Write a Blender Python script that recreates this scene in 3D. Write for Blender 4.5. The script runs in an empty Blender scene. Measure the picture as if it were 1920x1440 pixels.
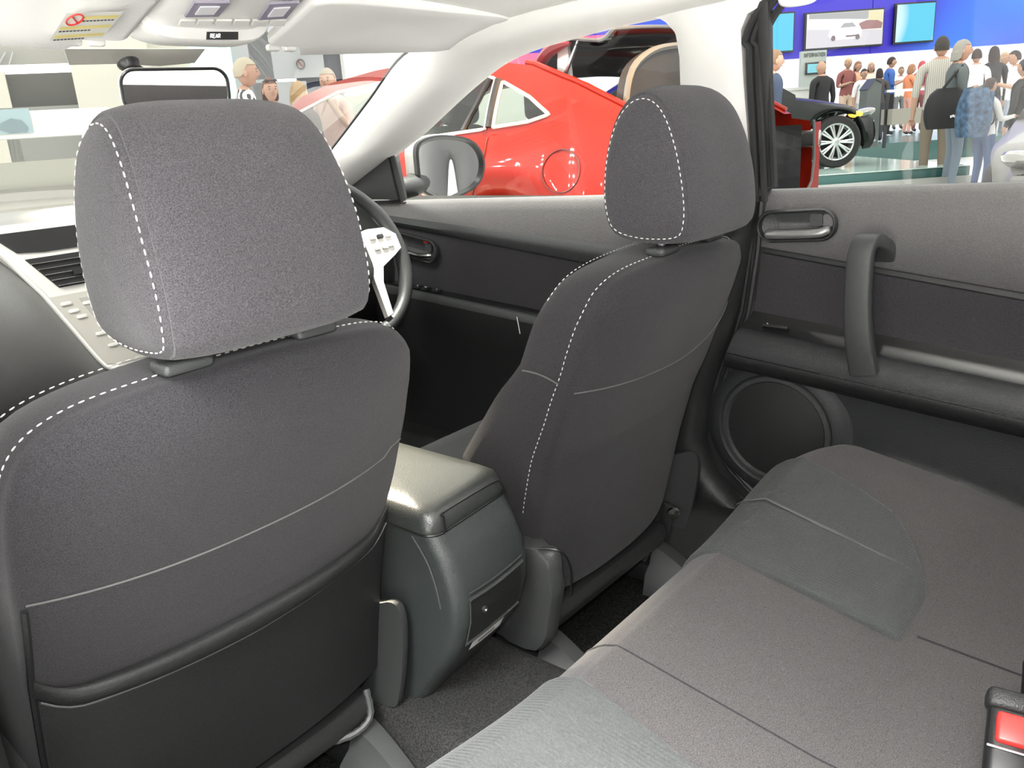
import bpy, bmesh, math, random
import numpy as np
from math import sin, cos, radians, pi, sqrt, atan2, tan
from mathutils import Vector, Matrix, Euler, noise

SC = bpy.context.scene
COL = SC.collection
random.seed(7)

# ------------------------------------------------------------------ camera
FPX = 1550.0
YAW, PITCH, ROLL = radians(49.15), radians(17.26), radians(-3.91)
CAM = np.array([-.809, -.732, .953])
_d = np.array([sin(YAW)*cos(PITCH), cos(YAW)*cos(PITCH), -sin(PITCH)])
_r = np.array([cos(YAW), -sin(YAW), 0.])
_u = np.cross(_r, _d)
_R = cos(ROLL)*_r + sin(ROLL)*_u
_U = -sin(ROLL)*_r + cos(ROLL)*_u
MC = np.array([_R, _U, _d])
cam_data = bpy.data.cameras.new('camera')
cam = bpy.data.objects.new('camera', cam_data)
COL.objects.link(cam)
cam_data.sensor_fit = 'HORIZONTAL'
cam_data.sensor_width = 36.0
cam_data.lens = 36.0*FPX/1920.0
cam_data.clip_start = .01
cam_data.clip_end = 200
cam.matrix_world = Matrix(((_R[0], _U[0], -_d[0], CAM[0]), (_R[1], _U[1], -_d[1], CAM[1]), (_R[2], _U[2], -_d[2], CAM[2]), (0, 0, 0, 1)))
SC.camera = cam

def pick(px, py, axis, val):
    """point of the place seen at a pixel, on the plane axis = val"""
    dd = MC.T @ np.array([(px-960)/FPX, -(py-720)/FPX, 1])
    return CAM + (val-CAM[axis])/dd[axis]*dd
def picks(pts, axis, val): return [pick(x, y, axis, val) for x, y in pts]
def depth_at(px, py, dist):
    dd = MC.T @ np.array([(px-960)/FPX, -(py-720)/FPX, 1])
    return CAM + dist*dd

# ------------------------------------------------------------------ world, lamps, exposure
world = bpy.data.worlds.new('hall_light'); SC.world = world
world.use_nodes = True
wb = world.node_tree.nodes['Background']
wb.inputs[0].default_value = (1.0, .985, .95, 1)
wb.inputs[1].default_value = WORLD_STRENGTH = 1.0
SC.view_settings.view_transform = 'Standard'
SC.view_settings.look = 'None'
SC.view_settings.exposure = 1.3
SC.view_settings.gamma = 1
SC.view_settings.use_curve_mapping = False

def fill_lamp(loc, size, energy, color=(1, .985, .95)):  # unseen fill lamps, added so floor bounce brightens the headliner
    l = bpy.data.lights.new('hall_fill_lamp', 'AREA'); l.size = size; l.energy = energy; l.color = color; l.spread = radians(105)
    o = bpy.data.objects.new('hall_fill_lamp', l); COL.objects.link(o); o.location = loc; return o
fill_lamp((-4.2, -1.4, 5.2), 3.0, 760)
fill_lamp((-4.0, -6.0, 5.2), 3.0, 600)
def spot_lamp(name, loc, target, energy, size, angle, color=(1, 1, 1), blend=.3):
    l = bpy.data.lights.new(name, 'SPOT'); l.energy = energy; l.shadow_soft_size = size
    l.spot_size = radians(angle); l.spot_blend = blend; l.color = color
    o = bpy.data.objects.new(name, l); COL.objects.link(o); o.location = loc
    o.rotation_euler = (Vector(target)-Vector(loc)).to_track_quat('-Z', 'Y').to_euler()
    return o
spot_lamp('hall_spotlight', (.75, 7.5, 5.2), (-.03, .31, .45), 20000, .10, 2.3, (1, .86, .68), .25)
spot_lamp('hall_spotlight', (.95, -.5, 5.6), (.728, -.45, .81), 350, .10, 14, (1, .97, .9), .5)
spot_lamp('hall_spotlight', (.95, 1.0, 5.6), (.728, .65, .79), 2600, .10, 13, (1, .97, .9), .5)
spot_lamp('hall_spotlight', (1.35, -1.2, 5.0), (2.45, 1.75, 1.1), 2600, .3, 20, (1, .50, .16), .7)
for i in range(14):
    spot_lamp('hall_spotlight', (-12+.55*i+.3*(i % 3), 6.0+.5*((i*5) % 11), 2.6+.42*((i*3) % 8)), (2.4, 1.8, .8), 260, .035, 12)
for i in range(9):
    spot_lamp('hall_spotlight', (.9+.55*(i % 3), -2.0+1.5*(i//3), 5.6+.2*(i % 2)), (2.6+.2*(i % 3), .8+.9*(i//3), .8), 60, .06, 50)
for i in range(5):
    spot_lamp('hall_spotlight', (5.0+.9*i, 1.5-.5*i, 6.0), (6.5+.3*i, 4.0, .5), 160, .07, 60)

# the camera's own flash (its dust specks show in the photograph)
fl_ = bpy.data.lights.new('camera_flash', 'POINT'); fl_.shadow_soft_size = .02; fl_.energy = 12.0; fl_.color = (1, .98, .97)
flo = bpy.data.objects.new('camera_flash', fl_); COL.objects.link(flo)
flo.matrix_world = cam.matrix_world @ Matrix.Translation((-.035, .045, .01))

# ------------------------------------------------------------------ helpers
class MB:
    def __init__(s): s.V = []; s.F = []; s.M = []
    def add(s, V, F, m=0):
        n = len(s.V); s.V += [tuple(map(float, v)) for v in V]
        s.F += [tuple(i+n for i in f) for f in F]; s.M += [m]*len(F); return s
    def addp(s, vf, m=0): return s.add(vf[0], vf[1], m)

def root(name, loc=(0, 0, 0), label=None, cat=None, group=None, kind=None, rz=0):
    o = bpy.data.objects.new(name, None); COL.objects.link(o); o.location = loc; o.rotation_euler = (0, 0, rz)
    o.empty_display_size = .05
    return tag(o, label, cat, group, kind)
def tag(o, label=None, cat=None, group=None, kind=None):
    if label: o['label'] = label
    if cat: o['category'] = cat
    if group: o['group'] = group
    if kind: o['kind'] = kind
    return o
def top_of(o):
    while o.parent: o = o.parent
    return o
def build(name, vf, mat, parent=None, local=False, smooth=True, angle=40, label=None, cat=None, group=None, kind=None):
    """one mesh object; vertices in world metres (or local to the thing's base)"""
    if isinstance(vf, MB): V, F, MI = vf.V, vf.F, vf.M
    else: V, F = vf; MI = None
    V = np.array(V, float).reshape(-1, 3)
    off = np.zeros(3)
    if parent is not None and not local:
        off = np.array(top_of(parent).location)
    if parent is None:
        lo = V.min(0); hi = V.max(0); off = np.array([(lo[0]+hi[0])/2, (lo[1]+hi[1])/2, lo[2]])
    me = bpy.data.meshes.new(name)
    me.from_pydata((V-off).tolist(), [], [tuple(int(i) for i in f) for f in F])
    for m in (mat if isinstance(mat, (list, tuple)) else [mat]): me.materials.append(m)
    if MI is not None and len(me.materials) > 1: me.polygons.foreach_set('material_index', MI)
    me.update()
    bm = bmesh.new(); bm.from_mesh(me); bmesh.ops.recalc_face_normals(bm, faces=bm.faces); bm.to_mesh(me); bm.free()
    if smooth:
        me.polygons.foreach_set('use_smooth', [True]*len(me.polygons))
        try: me.set_sharp_from_angle(angle=radians(angle))
        except Exception: pass
    o = bpy.data.objects.new(name, me); COL.objects.link(o)
    if parent is None: o.location = off
    else: o.parent = parent
    return tag(o, label, cat, group, kind)

def grid(P, cu=False, cv=False, capu=False):
    """P[i][j] -> vertices and quads"""
    nu, nv = len(P), len(P[0]); V = [p for r in P for p in r]; F = []
    for i in range(nu if cu else nu-1):
        for j in range(nv if cv else nv-1):
            a = i*nv+j; b = i*nv+(j+1) % nv; c = ((i+1) % nu)*nv+(j+1) % nv; d = ((i+1) % nu)*nv+j
            F.append((a, b, c, d))
    if capu: F.append(tuple(range(nv))); F.append(tuple((nu-1)*nv+j for j in range(nv)))
    return V, F
def tube(pts, r, n=8, closed=False, cap=True, flat=1.0, up=None):
    pts = [np.array(p, float) for p in pts]; m = len(pts); rs = r if hasattr(r, '__len__') else [r]*m
    P = []; nrm = None
    for i in range(m):
        a = pts[i-1] if (i > 0 or closed) else pts[i]; b = pts[(i+1) % m] if (i < m-1 or closed) else pts[i]
        t = b-a; t = t/(np.linalg.norm(t)+1e-12)
        if nrm is None:
            k = np.array(up if up is not None else ((0, 0, 1) if abs(t[2]) < .9 else (1, 0, 0)), float)
        else: k = nrm
        s = np.cross(t, k); s = s/(np.linalg.norm(s)+1e-12); nrm = np.cross(s, t)
        P.append([pts[i]+rs[i]*(cos(2*pi*j/n)*s+flat*sin(2*pi*j/n)*nrm) for j in range(n)])
    return grid(P, cu=closed, cv=True, capu=(cap and not closed))
def cr(pts, n=8, closed=False):
    """Catmull-Rom through points"""
    p = [np.array(q, float) for q in pts]; out = []; m = len(p)
    rng = range(m if closed else m-1)
    for i in rng:
        if closed: a, b, c, d = p[i-1], p[i], p[(i+1) % m], p[(i+2) % m]
        else: a, b, c, d = p[max(i-1, 0)], p[i], p[i+1], p[min(i+2, m-1)]
        for k in range(n):
            t = k/n
            out.append(.5*((2*b)+(c-a)*t+(2*a-5*b+4*c-d)*t*t+(3*b-a-3*c+d)*t**3))
    if not closed: out.append(p[-1])
    return out
def resample(pts, n, closed=False):
    p = np.array(pts, float)
    if closed: p = np.vstack([p, p[:1]])
    s = np.r_[0, np.cumsum(np.linalg.norm(np.diff(p, axis=0), axis=1))]
    t = np.linspace(0, s[-1], n+1)[:-1] if closed else np.linspace(0, s[-1], n)
    return np.stack([np.interp(t, s, p[:, k]) for k in range(p.shape[1])], 1)
def rbox(c, s, bev=.004, seg=2, rot=None):
    bm = bmesh.new(); bmesh.ops.create_cube(bm, size=1)
    for v in bm.verts: v.co = Vector((v.co.x*s[0], v.co.y*s[1], v.co.z*s[2]))
    if bev > 0: bmesh.ops.bevel(bm, geom=bm.edges[:]+bm.verts[:], offset=min(bev, min(s)*.49), segments=seg, profile=.5, affect='EDGES', clamp_overlap=True)
    R = Euler(rot).to_matrix() if rot is not None and not isinstance(rot, Matrix) else (rot or Matrix.Identity(3))
    bm.verts.index_update()
    V = [tuple(R @ v.co + Vector(c)) for v in bm.verts]; F = [tuple(v.index for v in f.verts) for f in bm.faces]
    bm.free(); return V, F
def prism(poly, n, h, inset=0, axis=None):
    """polygon of 3D points extruded along vector n*h"""
    p = [np.array(q, float) for q in poly]; n = np.array(n, float); m = len(p)
    V = p+[q+n*h for q in p]
    F = [tuple(range(m)), tuple(range(2*m-1, m-1, -1))]+[(i, (i+1) % m, m+(i+1) % m, m+i) for i in range(m)]
    return V, F
def rpoly2(w, h, r, n=6):
    """rounded rectangle outline in 2D"""
    out = []
    for cx, cy, a in ((w/2-r, h/2-r, 0), (-w/2+r, h/2-r, 90), (-w/2+r, -h/2+r, 180), (w/2-r, -h/2+r, 270)):
        for k in range(n+1):
            t = radians(a+90*k/n); out.append((cx+r*cos(t), cy+r*sin(t)))
    return out
def plate(c, ux, uy, w, h, r, th, bev=.15, n=5):
    """rounded plate with softened front edge; normal = ux x uy"""
    ux = np.array(ux, float); ux /= np.linalg.norm(ux); uy = np.array(uy, float); uy = uy-ux*(uy@ux); uy /= np.linalg.norm(uy)
    nn = np.cross(ux, uy); c = np.array(c, float); b = th*bev
    def ring(w, h, r, z): return [c+ux*x+uy*y+nn*z for x, y in rpoly2(w, h, max(r, .0005), n)]
    P = [ring(w, h, r, 0), ring(w, h, r, th-b), ring(w-2*b*.3, h-2*b*.3, r-b*.3, th-b*.3), ring(w-2*b, h-2*b, r-b, th)]
    return grid(P, cv=True, capu=True)
def lathe(prof, c, ax, n=24, a0=0, a1=2*pi):
    """revolve (radius, height) around axis ax at c"""
    ax = np.array(ax, float); ax /= np.linalg.norm(ax)
    k = np.array((0, 0, 1.) if abs(ax[2]) < .9 else (1., 0, 0)); s = np.cross(ax, k); s /= np.linalg.norm(s); t = np.cross(ax, s)
    c = np.array(c, float); full = abs(a1-a0-2*pi) < 1e-6; m = n if full else n+1
    P = [[c+ax*h+r*(cos(a0+(a1-a0)*j/n)*s+sin(a0+(a1-a0)*j/n)*t) for j in range(m)] for r, h in prof]
    return grid(P, cv=full)
def ellipsoid(c, r, nu=10, nv=14, rot=None):
    P = []
    for i in range(nu+1):
        th = pi*i/nu
        P.append([(max(sin(th), 1e-3)*cos(2*pi*j/nv), max(sin(th), 1e-3)*sin(2*pi*j/nv), cos(th)) for j in range(nv)])
    V, F = grid(P, cv=True, capu=True); V = np.array(V)*np.array(r)
    if rot is not None: V = V @ np.array(rot).T
    return V+np.array(c), F
def stitches(path, L=.005, gap=.004, r=.0011, nrm=None):
    """short thread dashes along a path"""
    p = np.array(path, float); s = np.r_[0, np.cumsum(np.linalg.norm(np.diff(p, axis=0), axis=1))]
    mb = MB(); t = 0
    at = lambda q: np.array([np.interp(q, s, p[:, k]) for k in range(3)])
    while t+L < s[-1]:
        mb.addp(tube([at(t), at(t+L*.25), at(t+L*.75), at(t+L)], [r*.5, r, r, r*.5], 5)); t += L+gap
    return mb

# ------------------------------------------------------------------ materials
def mat(name, col, rough=.6, metal=0, bump=0, bscale=200, var=0, vscale=60, spec=.5, sheen=0, emit=None, estr=1, coat=0, alpha=1, detail=2):
    m = bpy.data.materials.new(name); m.use_nodes = True; nt = m.node_tree; b = nt.nodes['Principled BSDF']
    b.inputs['Base Color'].default_value = (*col, 1); b.inputs['Roughness'].default_value = rough; b.inputs['Metallic'].default_value = metal
    b.inputs['Specular IOR Level'].default_value = spec
    if sheen: b.inputs['Sheen Weight'].default_value = sheen; b.inputs['Sheen Roughness'].default_value = .5
    if coat: b.inputs['Coat Weight'].default_value = coat; b.inputs['Coat Roughness'].default_value = .03
    if emit: b.inputs['Emission Color'].default_value = (*emit, 1); b.inputs['Emission Strength'].default_value = estr
    if bump or var:
        tc = nt.nodes.new('ShaderNodeTexCoord')
        if var:
            n = nt.nodes.new('ShaderNodeTexNoise'); n.inputs['Scale'].default_value = vscale; n.inputs['Detail'].default_value = detail
            nt.links.new(tc.outputs['Object'], n.inputs['Vector'])
            r = nt.nodes.new('ShaderNodeValToRGB')
            r.color_ramp.elements[0].position = .3; r.color_ramp.elements[1].position = .7
            r.color_ramp.elements[0].color = (*[max(0, c*(1-var)) for c in col], 1)
            r.color_ramp.elements[1].color = (*[min(1, c*(1+var)) for c in col], 1)
            nt.links.new(n.outputs['Fac'], r.inputs['Fac']); nt.links.new(r.outputs['Color'], b.inputs['Base Color'])
        if bump:
            n2 = nt.nodes.new('ShaderNodeTexNoise'); n2.inputs['Scale'].default_value = bscale; n2.inputs['Detail'].default_value = 3
            nt.links.new(tc.outputs['Object'], n2.inputs['Vector'])
            bp = nt.nodes.new('ShaderNodeBump'); bp.inputs['Strength'].default_value = bump; bp.inputs['Distance'].default_value = .002
            nt.links.new(n2.outputs['Fac'], bp.inputs['Height']); nt.links.new(bp.outputs['Normal'], b.inputs['Normal'])
    return m
def glass_mat(name, tint=(1, 1, 1), refl=.06, rough=0.0):
    m = bpy.data.materials.new(name); m.use_nodes = True; nt = m.node_tree; nt.nodes.clear()
    out = nt.nodes.new('ShaderNodeOutputMaterial'); mix = nt.nodes.new('ShaderNodeMixShader')
    tr = nt.nodes.new('ShaderNodeBsdfTransparent'); tr.inputs[0].default_value = (*tint, 1)
    gl = nt.nodes.new('ShaderNodeBsdfGlossy'); gl.inputs['Roughness'].default_value = rough
    lw = nt.nodes.new('ShaderNodeLayerWeight'); lw.inputs[0].default_value = .5
    pw = nt.nodes.new('ShaderNodeMath'); pw.operation = 'POWER'; pw.inputs[1].default_value = 4
    fr = nt.nodes.new('ShaderNodeMath'); fr.operation = 'MULTIPLY_ADD'; fr.inputs[1].default_value = .6; fr.inputs[2].default_value = refl
    nt.links.new(lw.outputs['Facing'], pw.inputs[0]); nt.links.new(pw.outputs[0], fr.inputs[0])
    nt.links.new(fr.outputs[0], mix.inputs[0]); nt.links.new(tr.outputs[0], mix.inputs[1]); nt.links.new(gl.outputs[0], mix.inputs[2])
    nt.links.new(mix.outputs[0], out.inputs[0]); return m

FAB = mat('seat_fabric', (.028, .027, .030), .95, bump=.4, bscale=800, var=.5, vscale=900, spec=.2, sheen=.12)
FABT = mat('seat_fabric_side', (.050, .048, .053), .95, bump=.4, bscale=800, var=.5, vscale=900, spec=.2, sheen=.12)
POCK = mat('seat_pocket_vinyl', (.016, .017, .017), .50, bump=.25, bscale=500, var=.2, vscale=300, spec=.4)
RIB = mat('ribbed_fabric', (.047, .051, .051), .75, bump=.3, bscale=700, var=.25, vscale=500, spec=.35, sheen=.2)
BENCHF = mat('bench_fabric', (.068, .0645, .065), .95, bump=.4, bscale=800, var=.45, vscale=850, spec=.2, sheen=.12)
THREAD = mat('pale_thread', (.62, .62, .60), .8)
PIPE_HI = mat('piping_highlight', (.10, .10, .10), .8)  # lighter than the seat cloth: seam highlights put into the colour
PLA = mat('charcoal_plastic', (.020, .021, .021), .42, bump=.35, bscale=550, spec=.5)
PLAG = mat('grey_plastic', (.045, .048, .048), .42, bump=.3, bscale=600, spec=.5)
CONS = mat('console_plastic', (.036, .042, .042), .40, bump=.35, bscale=500, spec=.5)
BLACK = mat('black_plastic', (.010, .010, .011), .35, spec=.5)
DOORU = mat('door_upper_trim', (.105, .102, .102), .55, bump=.4, bscale=480, var=.15, vscale=400, spec=.5)
DOORM = mat('door_insert_cloth', (.042, .040, .044), .9, bump=.4, bscale=800, var=.4, vscale=850, spec=.25)
DOORL = mat('door_lower_trim', (.026, .028, .029), .5, bump=.4, bscale=480, spec=.5)
DOORB = mat('door_groove_trim', (.020, .021, .022), .5, bump=.3, bscale=480)
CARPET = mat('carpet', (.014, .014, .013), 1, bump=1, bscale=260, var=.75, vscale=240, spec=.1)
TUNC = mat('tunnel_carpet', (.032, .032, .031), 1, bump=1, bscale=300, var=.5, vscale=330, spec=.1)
HEAD = mat('headliner', (.92, .91, .89), .95, bump=.15, bscale=300, spec=.2)
TRIMW = mat('pillar_trim', (.82, .81, .79), .6, bump=.1, bscale=400, spec=.4)
VISOR = mat('visor_vinyl', (.90, .89, .88), .7, bump=.15, bscale=400, spec=.3)
SEAL = mat('rubber_seal', (.022, .022, .023), .6, spec=.4)
CHROME = mat('satin_chrome', (.72, .72, .72), .22, metal=1)
STEEL = mat('steel', (.55, .56, .57), .3, metal=1)
SILV = mat('silver_paint', (.60, .59, .56), .35, metal=.35, spec=.5)
MIRR = mat('mirror_glass', (.85, .87, .85), .01, metal=1)
WHITEP = mat('white_print', (.85, .85, .84), .6)
REDP = mat('red_plastic', (.62, .035, .03), .35, emit=None)
GLASS = glass_mat('window_glass', (.94, .96, .94), .025)
SHIELD = glass_mat('windscreen_glass', (.92, .94, .91), .05)
# ================================================================== CAR CABIN: the setting
def pickp(px, py, p0, n):
    dd = MC.T @ np.array([(px-960)/FPX, -(py-720)/FPX, 1]); n = np.array(n, float)
    return CAM + ((np.array(p0)-CAM)@n)/(dd@n)*dd
lerp = lambda a, b, t: a+(b-a)*t
def sm(t): t = min(max(t, 0), 1); return t*t*(3-2*t)
def itp(x, xs, ys): return float(np.interp(x, xs, ys))

# ---- floor with tunnel hump
def floor_z(x, y):
    h = .1*sm((x+.17)/.045)*(1-sm((x-.095)/.045))
    n = noise.noise(Vector((x*14, y*14, 0)))*.003
    toe = .35*max(0, (y-1.05))
    return h+n+toe
xs = np.r_[np.linspace(-.72, -.2, 14), np.linspace(-.185, .16, 26), np.linspace(.2, .70, 14)]
ys = np.linspace(-.45, 1.45, 70)
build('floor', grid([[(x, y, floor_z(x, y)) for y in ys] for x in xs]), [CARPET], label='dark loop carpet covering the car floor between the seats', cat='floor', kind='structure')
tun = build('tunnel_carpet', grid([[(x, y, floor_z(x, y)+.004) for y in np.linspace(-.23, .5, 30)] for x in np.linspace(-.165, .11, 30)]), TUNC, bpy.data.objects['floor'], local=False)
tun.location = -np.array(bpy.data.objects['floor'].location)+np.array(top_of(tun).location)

# ---- headliner
def head_z(x, y):
    c = 1.205-.042*max(0, (y-.05)/.57)**2-.02*max(0, -y-.2)
    return c-.022*(abs(x)/.6)**2.5
ys = np.linspace(-1.05, .63, 40); xs = np.linspace(-.62, .62, 32)
hl = MB()
hl.addp(grid([[(x, y, head_z(x, y)) for y in ys] for x in xs]))
hl.addp(grid([[(x*1.1, y, head_z(x, y)+.05) for y in ys] for x in xs]))
build('ceiling', hl, HEAD, label='off-white fabric headliner of the car roof', cat='ceiling', kind='structure')

# ---- right A pillar and roof rail
Spts = [(.715, 1.17, .79), (.70, 1.067, .84), (.69, .895, .917), (.685, .812, .952), (.68, .623, 1.049), (.68, .491, 1.099), (.68, .293, 1.123), (.68, .122, 1.133), (.68, .0, 1.138), (.68, -.09, 1.148), (.68, -.5, 1.146), (.68, -1.05, 1.11)]
Wpts = [(.66, 1.33, .79), (.645, 1.22, .845), (.62, 1.112, .898), (.615, 1.02, .953), (.605, .885, 1.034), (.60, .745, 1.122), (.60, .60, 1.146), (.60, .36, 1.168), (.60, .0, 1.182), (.60, -.09, 1.182), (.60, -.5, 1.176), (.60, -1.05, 1.165)]
S_ = cr(Spts, 6); W_ = cr(Wpts, 6)
P = []
for a, b in zip(S_, W_):
    row = []
    for t in np.linspace(0, 1, 9):
        p = lerp(a, b, t); k = sin(pi*t)
        p = p+np.array([-.022, -.012, -.012])*k
        row.append(p)
    row = [np.array(a)+np.array([.03, .0, .0])]+row+[np.array(b)+np.array([.035, .02, .02])]
    P.append(row)
build('trim_1', grid(P), TRIMW, label='off-white windscreen pillar and roof rail trim on the driver side', cat='pillar trim', kind='structure')
tag(build('trim_2', tube([np.array(p)+np.array([.004, .002, .003]) for p in W_[:33]], .005, 6), SEAL), 'thin black rubber edge between windscreen and pillar trim', 'seal', kind='structure')

# ---- right B pillar, upper (pale) and lower (dark)
def bp_edges(z):
    yf = itp(z, [.78, .9, 1.0, 1.06, 1.10, 1.125, 1.14], [.088, .086, .084, .086, .094, .118, .16])
    yr = itp(z, [.78, .9, 1.0, 1.09, 1.115, 1.14], [-.066, -.054, -.043, -.036, -.048, -.11])
    return yf, yr
P = []
for z in np.r_[np.linspace(.77, 1.08, 14), np.linspace(1.09, 1.14, 9)]:
    yf, yr = bp_edges(z); row = [(.715, yf, z)]
    for t in np.linspace(0, 1, 9):
        row.append((.682-.018*sin(pi*t)**.6, lerp(yf, yr, t), z+.02*sm((z-1.09)/.05)*sin(pi*t)))
    row.append((.715, yr, z)); P.append(row)
build('trim_3', grid(P), TRIMW, label='off-white upper centre pillar trim behind the driver headrest', cat='pillar trim', kind='structure')
# lower pillar trim, flaring into the sill
P = []
for z in np.linspace(.10, .80, 30):
    yr = itp(z, [.10, .14, .177, .22, .291, .40, .486, .6, .80], [-.30, -.12, -.03, .02, .046, .03, .0, -.03, -.066])
    yf = .17
    row = [(.70, yr-.012, z), (.675, yr-.008, z), (.662, yr+.004, z), (.655, yr+.02, z), (.655, yr+.05, z), (.66, lerp(yr, yf, .7), z), (.68, yf, z)]
    P.append(row)
lp = MB().addp(grid(P))
lp.addp(grid([[(x, y, .165+.0*y-.10*sm((.62-x)/.05)) for y in np.linspace(-.35, 1.1, 20)] for x in np.linspace(.70, .56, 12)]))
build('trim_4', lp, PLA, label='charcoal lower centre pillar trim flaring into the door sill', cat='pillar trim', kind='structure')
build('trim_7', rbox((.735, .02, .45), (.06, .16, .72), .005, 1), SEAL, label='dark inner body pillar behind the lower pillar trim', cat='pillar', kind='structure')
build('trim_8', prism([(.70, .075, .79), (.70, -.070, .79), (.70, -.062, 1.05), (.70, -.075, 1.14), (.70, .12, 1.14), (.70, .078, 1.05)], (1, 0, 0), .035), SEAL, label='dark inner body pillar behind the pale pillar trim', cat='pillar', kind='structure')
seal_b = MB()
for off, r, x in ((.0, .006, .684), (-.014, .0065, .69), (-.03, .007, .70)):
    path = [(x, lerp(bp_edges(z)[1], -.088, .25)+off, z) for z in np.linspace(.79 if off > -.02 else .815, 1.06, 14)]
    path += [(x, bp_edges(1.06)[1]-.004+off-.06*t**2, 1.06+.088*t) for t in np.linspace(.1, 1, 8)]
    path += [(x, -.12+off-k*.1, 1.150-k*.003) for k in range(1, 9)]
    seal_b.addp(tube(cr(path, 2), r, 6))
build('trim_5', seal_b, SEAL, label='black ribbed rubber door seal around the rear door opening', cat='seal', kind='structure')

# ================================================================== rear right door
D2 = root('door_2', (.70, -.5, .16), 'dark grey rear right door trim with pull handle and round speaker', 'door', kind='structure')
zb2 = lambda y: .807-.0245*y
z1 = lambda y: .717+.128*y
z2 = lambda y: .7025+.133*y
zA = lambda y: .584+.095*y
def yfr(z): return itp(z, [.13, .196, .23, .27, .33, .40, .446, .52, .58, .7, .80], [-.16, -.085, -.045, -.015, .003, -.004, -.016, -.045, -.062, -.078, -.083])
def door_strip(curves, n=40, yend=-1.05, front=yfr):
    """curves: list of (x, z(y)) -> grid from front edge to the rear"""
    P = []
    for x, zf in curves:
        row = []
        for u in np.linspace(0, 1, n):
            y = front(.5)+(yend-front(.5))*u; z = zf(y)
            y = front(z)+(yend-front(z))*u; row.append((x, y, zf(y)))
        P.append(row)
    return grid(P)
build('upper_panel', door_strip([(.735, lambda y: zb2(y)-.006), (.728, zb2), (.718, lambda y: zb2(y)-.003), (.710, lambda y: zb2(y)-.012), (.703, lambda y: zb2(y)-.03), (.698, lambda y: zb2(y)-.06), (.694, z1), (.697, lambda y: z1(y)-.003)]), DOORU, D2, angle=60)
build('groove_strip', door_strip([(.697, lambda y: z1(y)-.003), (.706, lambda y: z1(y)-.006), (.704, lambda y: z2(y)+.002), (.699, z2)]), DOORB, D2)
build('insert_panel', door_strip([(.699, z2), (.699, lambda y: z2(y)-.004), (.703, lambda y: lerp(z2(y), zA(y), .3)), (.706, lambda y: lerp(z2(y), zA(y), .7)), (.703, zA)]), DOORM, D2)
build('switch_strip', door_strip([(.703, zA), (.70, lambda y: zA(y)-.004), (.675, lambda y: zA(y)-.022), (.667, lambda y: zA(y)-.027)]), BLACK, D2)
arm2 = build('armrest', door_strip([(.667, lambda y: zA(y)-.027), (.662, lambda y: zA(y)-.0265), (.652, lambda y: zA(y)-.030), (.642, lambda y: zA(y)-.038), (.635, lambda y: zA(y)-.050), (.632, lambda y: zA(y)-.064), (.6315, lambda y: zA(y)-.072)]), DOORL, D2)
build('armrest_lower', door_strip([(.6315, lambda y: zA(y)-.073), (.6345, lambda y: zA(y)-.0745), (.6335, lambda y: zA(y)-.080), (.637, lambda y: zA(y)-.092), (.650, lambda y: zA(y)-.106), (.672, lambda y: zA(y)-.116), (.69, lambda y: zA(y)-.124)]), PLA, D2)
build('lower_panel', door_strip([(.69, lambda y: zA(y)-.124), (.694, lambda y: .40+.05*y), (.692, lambda y: .33), (.690, lambda y: .25), (.688, lambda y: .19), (.684, lambda y: .14), (.70, lambda y: .125), (.70, lambda y: -.02)]), DOORL, D2)
edge = [(.690, yfr(z)+.004, z) for z in np.linspace(.15, .79, 40)]
build('edge_bead', tube(edge, .005, 6), PLA, D2)
build('edge_bead', tube([(p[0]+.004, p[1]+.016, p[2]) for p in edge], .004, 6), SEAL, D2)
# window pane, frame
zt2 = lambda y: 1.145
build('pane', grid([[(lerp(.733, .70, t), y, lerp(zb2(y)-.01, zt2(y)+.01, t)) for t in (0, .5, 1)] for y in (-.09, -.4, -.75, -1.05)]), GLASS, D2)
build('frame_post', rbox((.703, -.077, .985), (.024, .022, .345), .006, 2, (0, radians(-5), 0)), SEAL, D2)
# inner handle in a pill shaped bezel
BEZ = mat('bezel_gloss', (.05, .05, .05), .25, spec=.6); LEVR = mat('lever_satin', (.34, .34, .34), .38, metal=.7)
def door_handle(par, pc, ux, w, h, nx):
    uz = np.array([0, 0, 1.]); ux = np.array(ux, float)/np.linalg.norm(ux); pc = np.array(pc); n = np.array([nx, 0, 0.])
    uz = uz-ux*(uz@ux); uz /= np.linalg.norm(uz)
    R_ = lambda w, h, k: [pc+ux*x+uz*z+n*k for x, z in rpoly2(w, h, h*.5-.0005, 8)]
    bz = build('handle_bezel', grid([R_(w, h, -.002), R_(w, h, .004), R_(w-.004, h-.004, .008), R_(w-.010, h-.010, .008), R_(w-.014, h-.014, .003), R_(w-.016, h-.016, -.004)], cv=True), PLA, par)
    V, F = grid([R_(w-.006, h-.006, .0086), R_(w-.008, h-.008, .0092)], cv=True)
    build('bezel_rim', grid([R_(w-.004, h-.004, .0080), R_(w-.0055, h-.0055, .0095), R_(w-.008, h-.008, .0085)], cv=True), BEZ, bz)
    V, F = grid([R_(w-.015, h-.015, -.001), R_(.5*w, .2*h, -.012)], cv=True); F.append(tuple(range(len(V)//2, len(V))))
    build('handle_cup', (V, F), PLAG, bz)
    return ux, uz, n
hc2 = (.686, -.149, .748)
ux, uz, nn = door_handle(D2, hc2, (0, -1, .06), .148, .060, -1)
c = np.array(hc2)
lv = MB()
pth = [c+ux*x+uz*z+nn*k for x, z, k in ((-.058, -.014, .004), (-.03, -.0145, .010), (.0, -.0145, .011), (.03, -.0145, .011), (.05, -.013, .009), (.060, -.006, .002))]
lv.addp(tube(cr(pth, 4), [.005]+[.0095]*18+[.007, .004], 12, flat=.9))
build('door_lever', lv, LEVR, D2)
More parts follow.
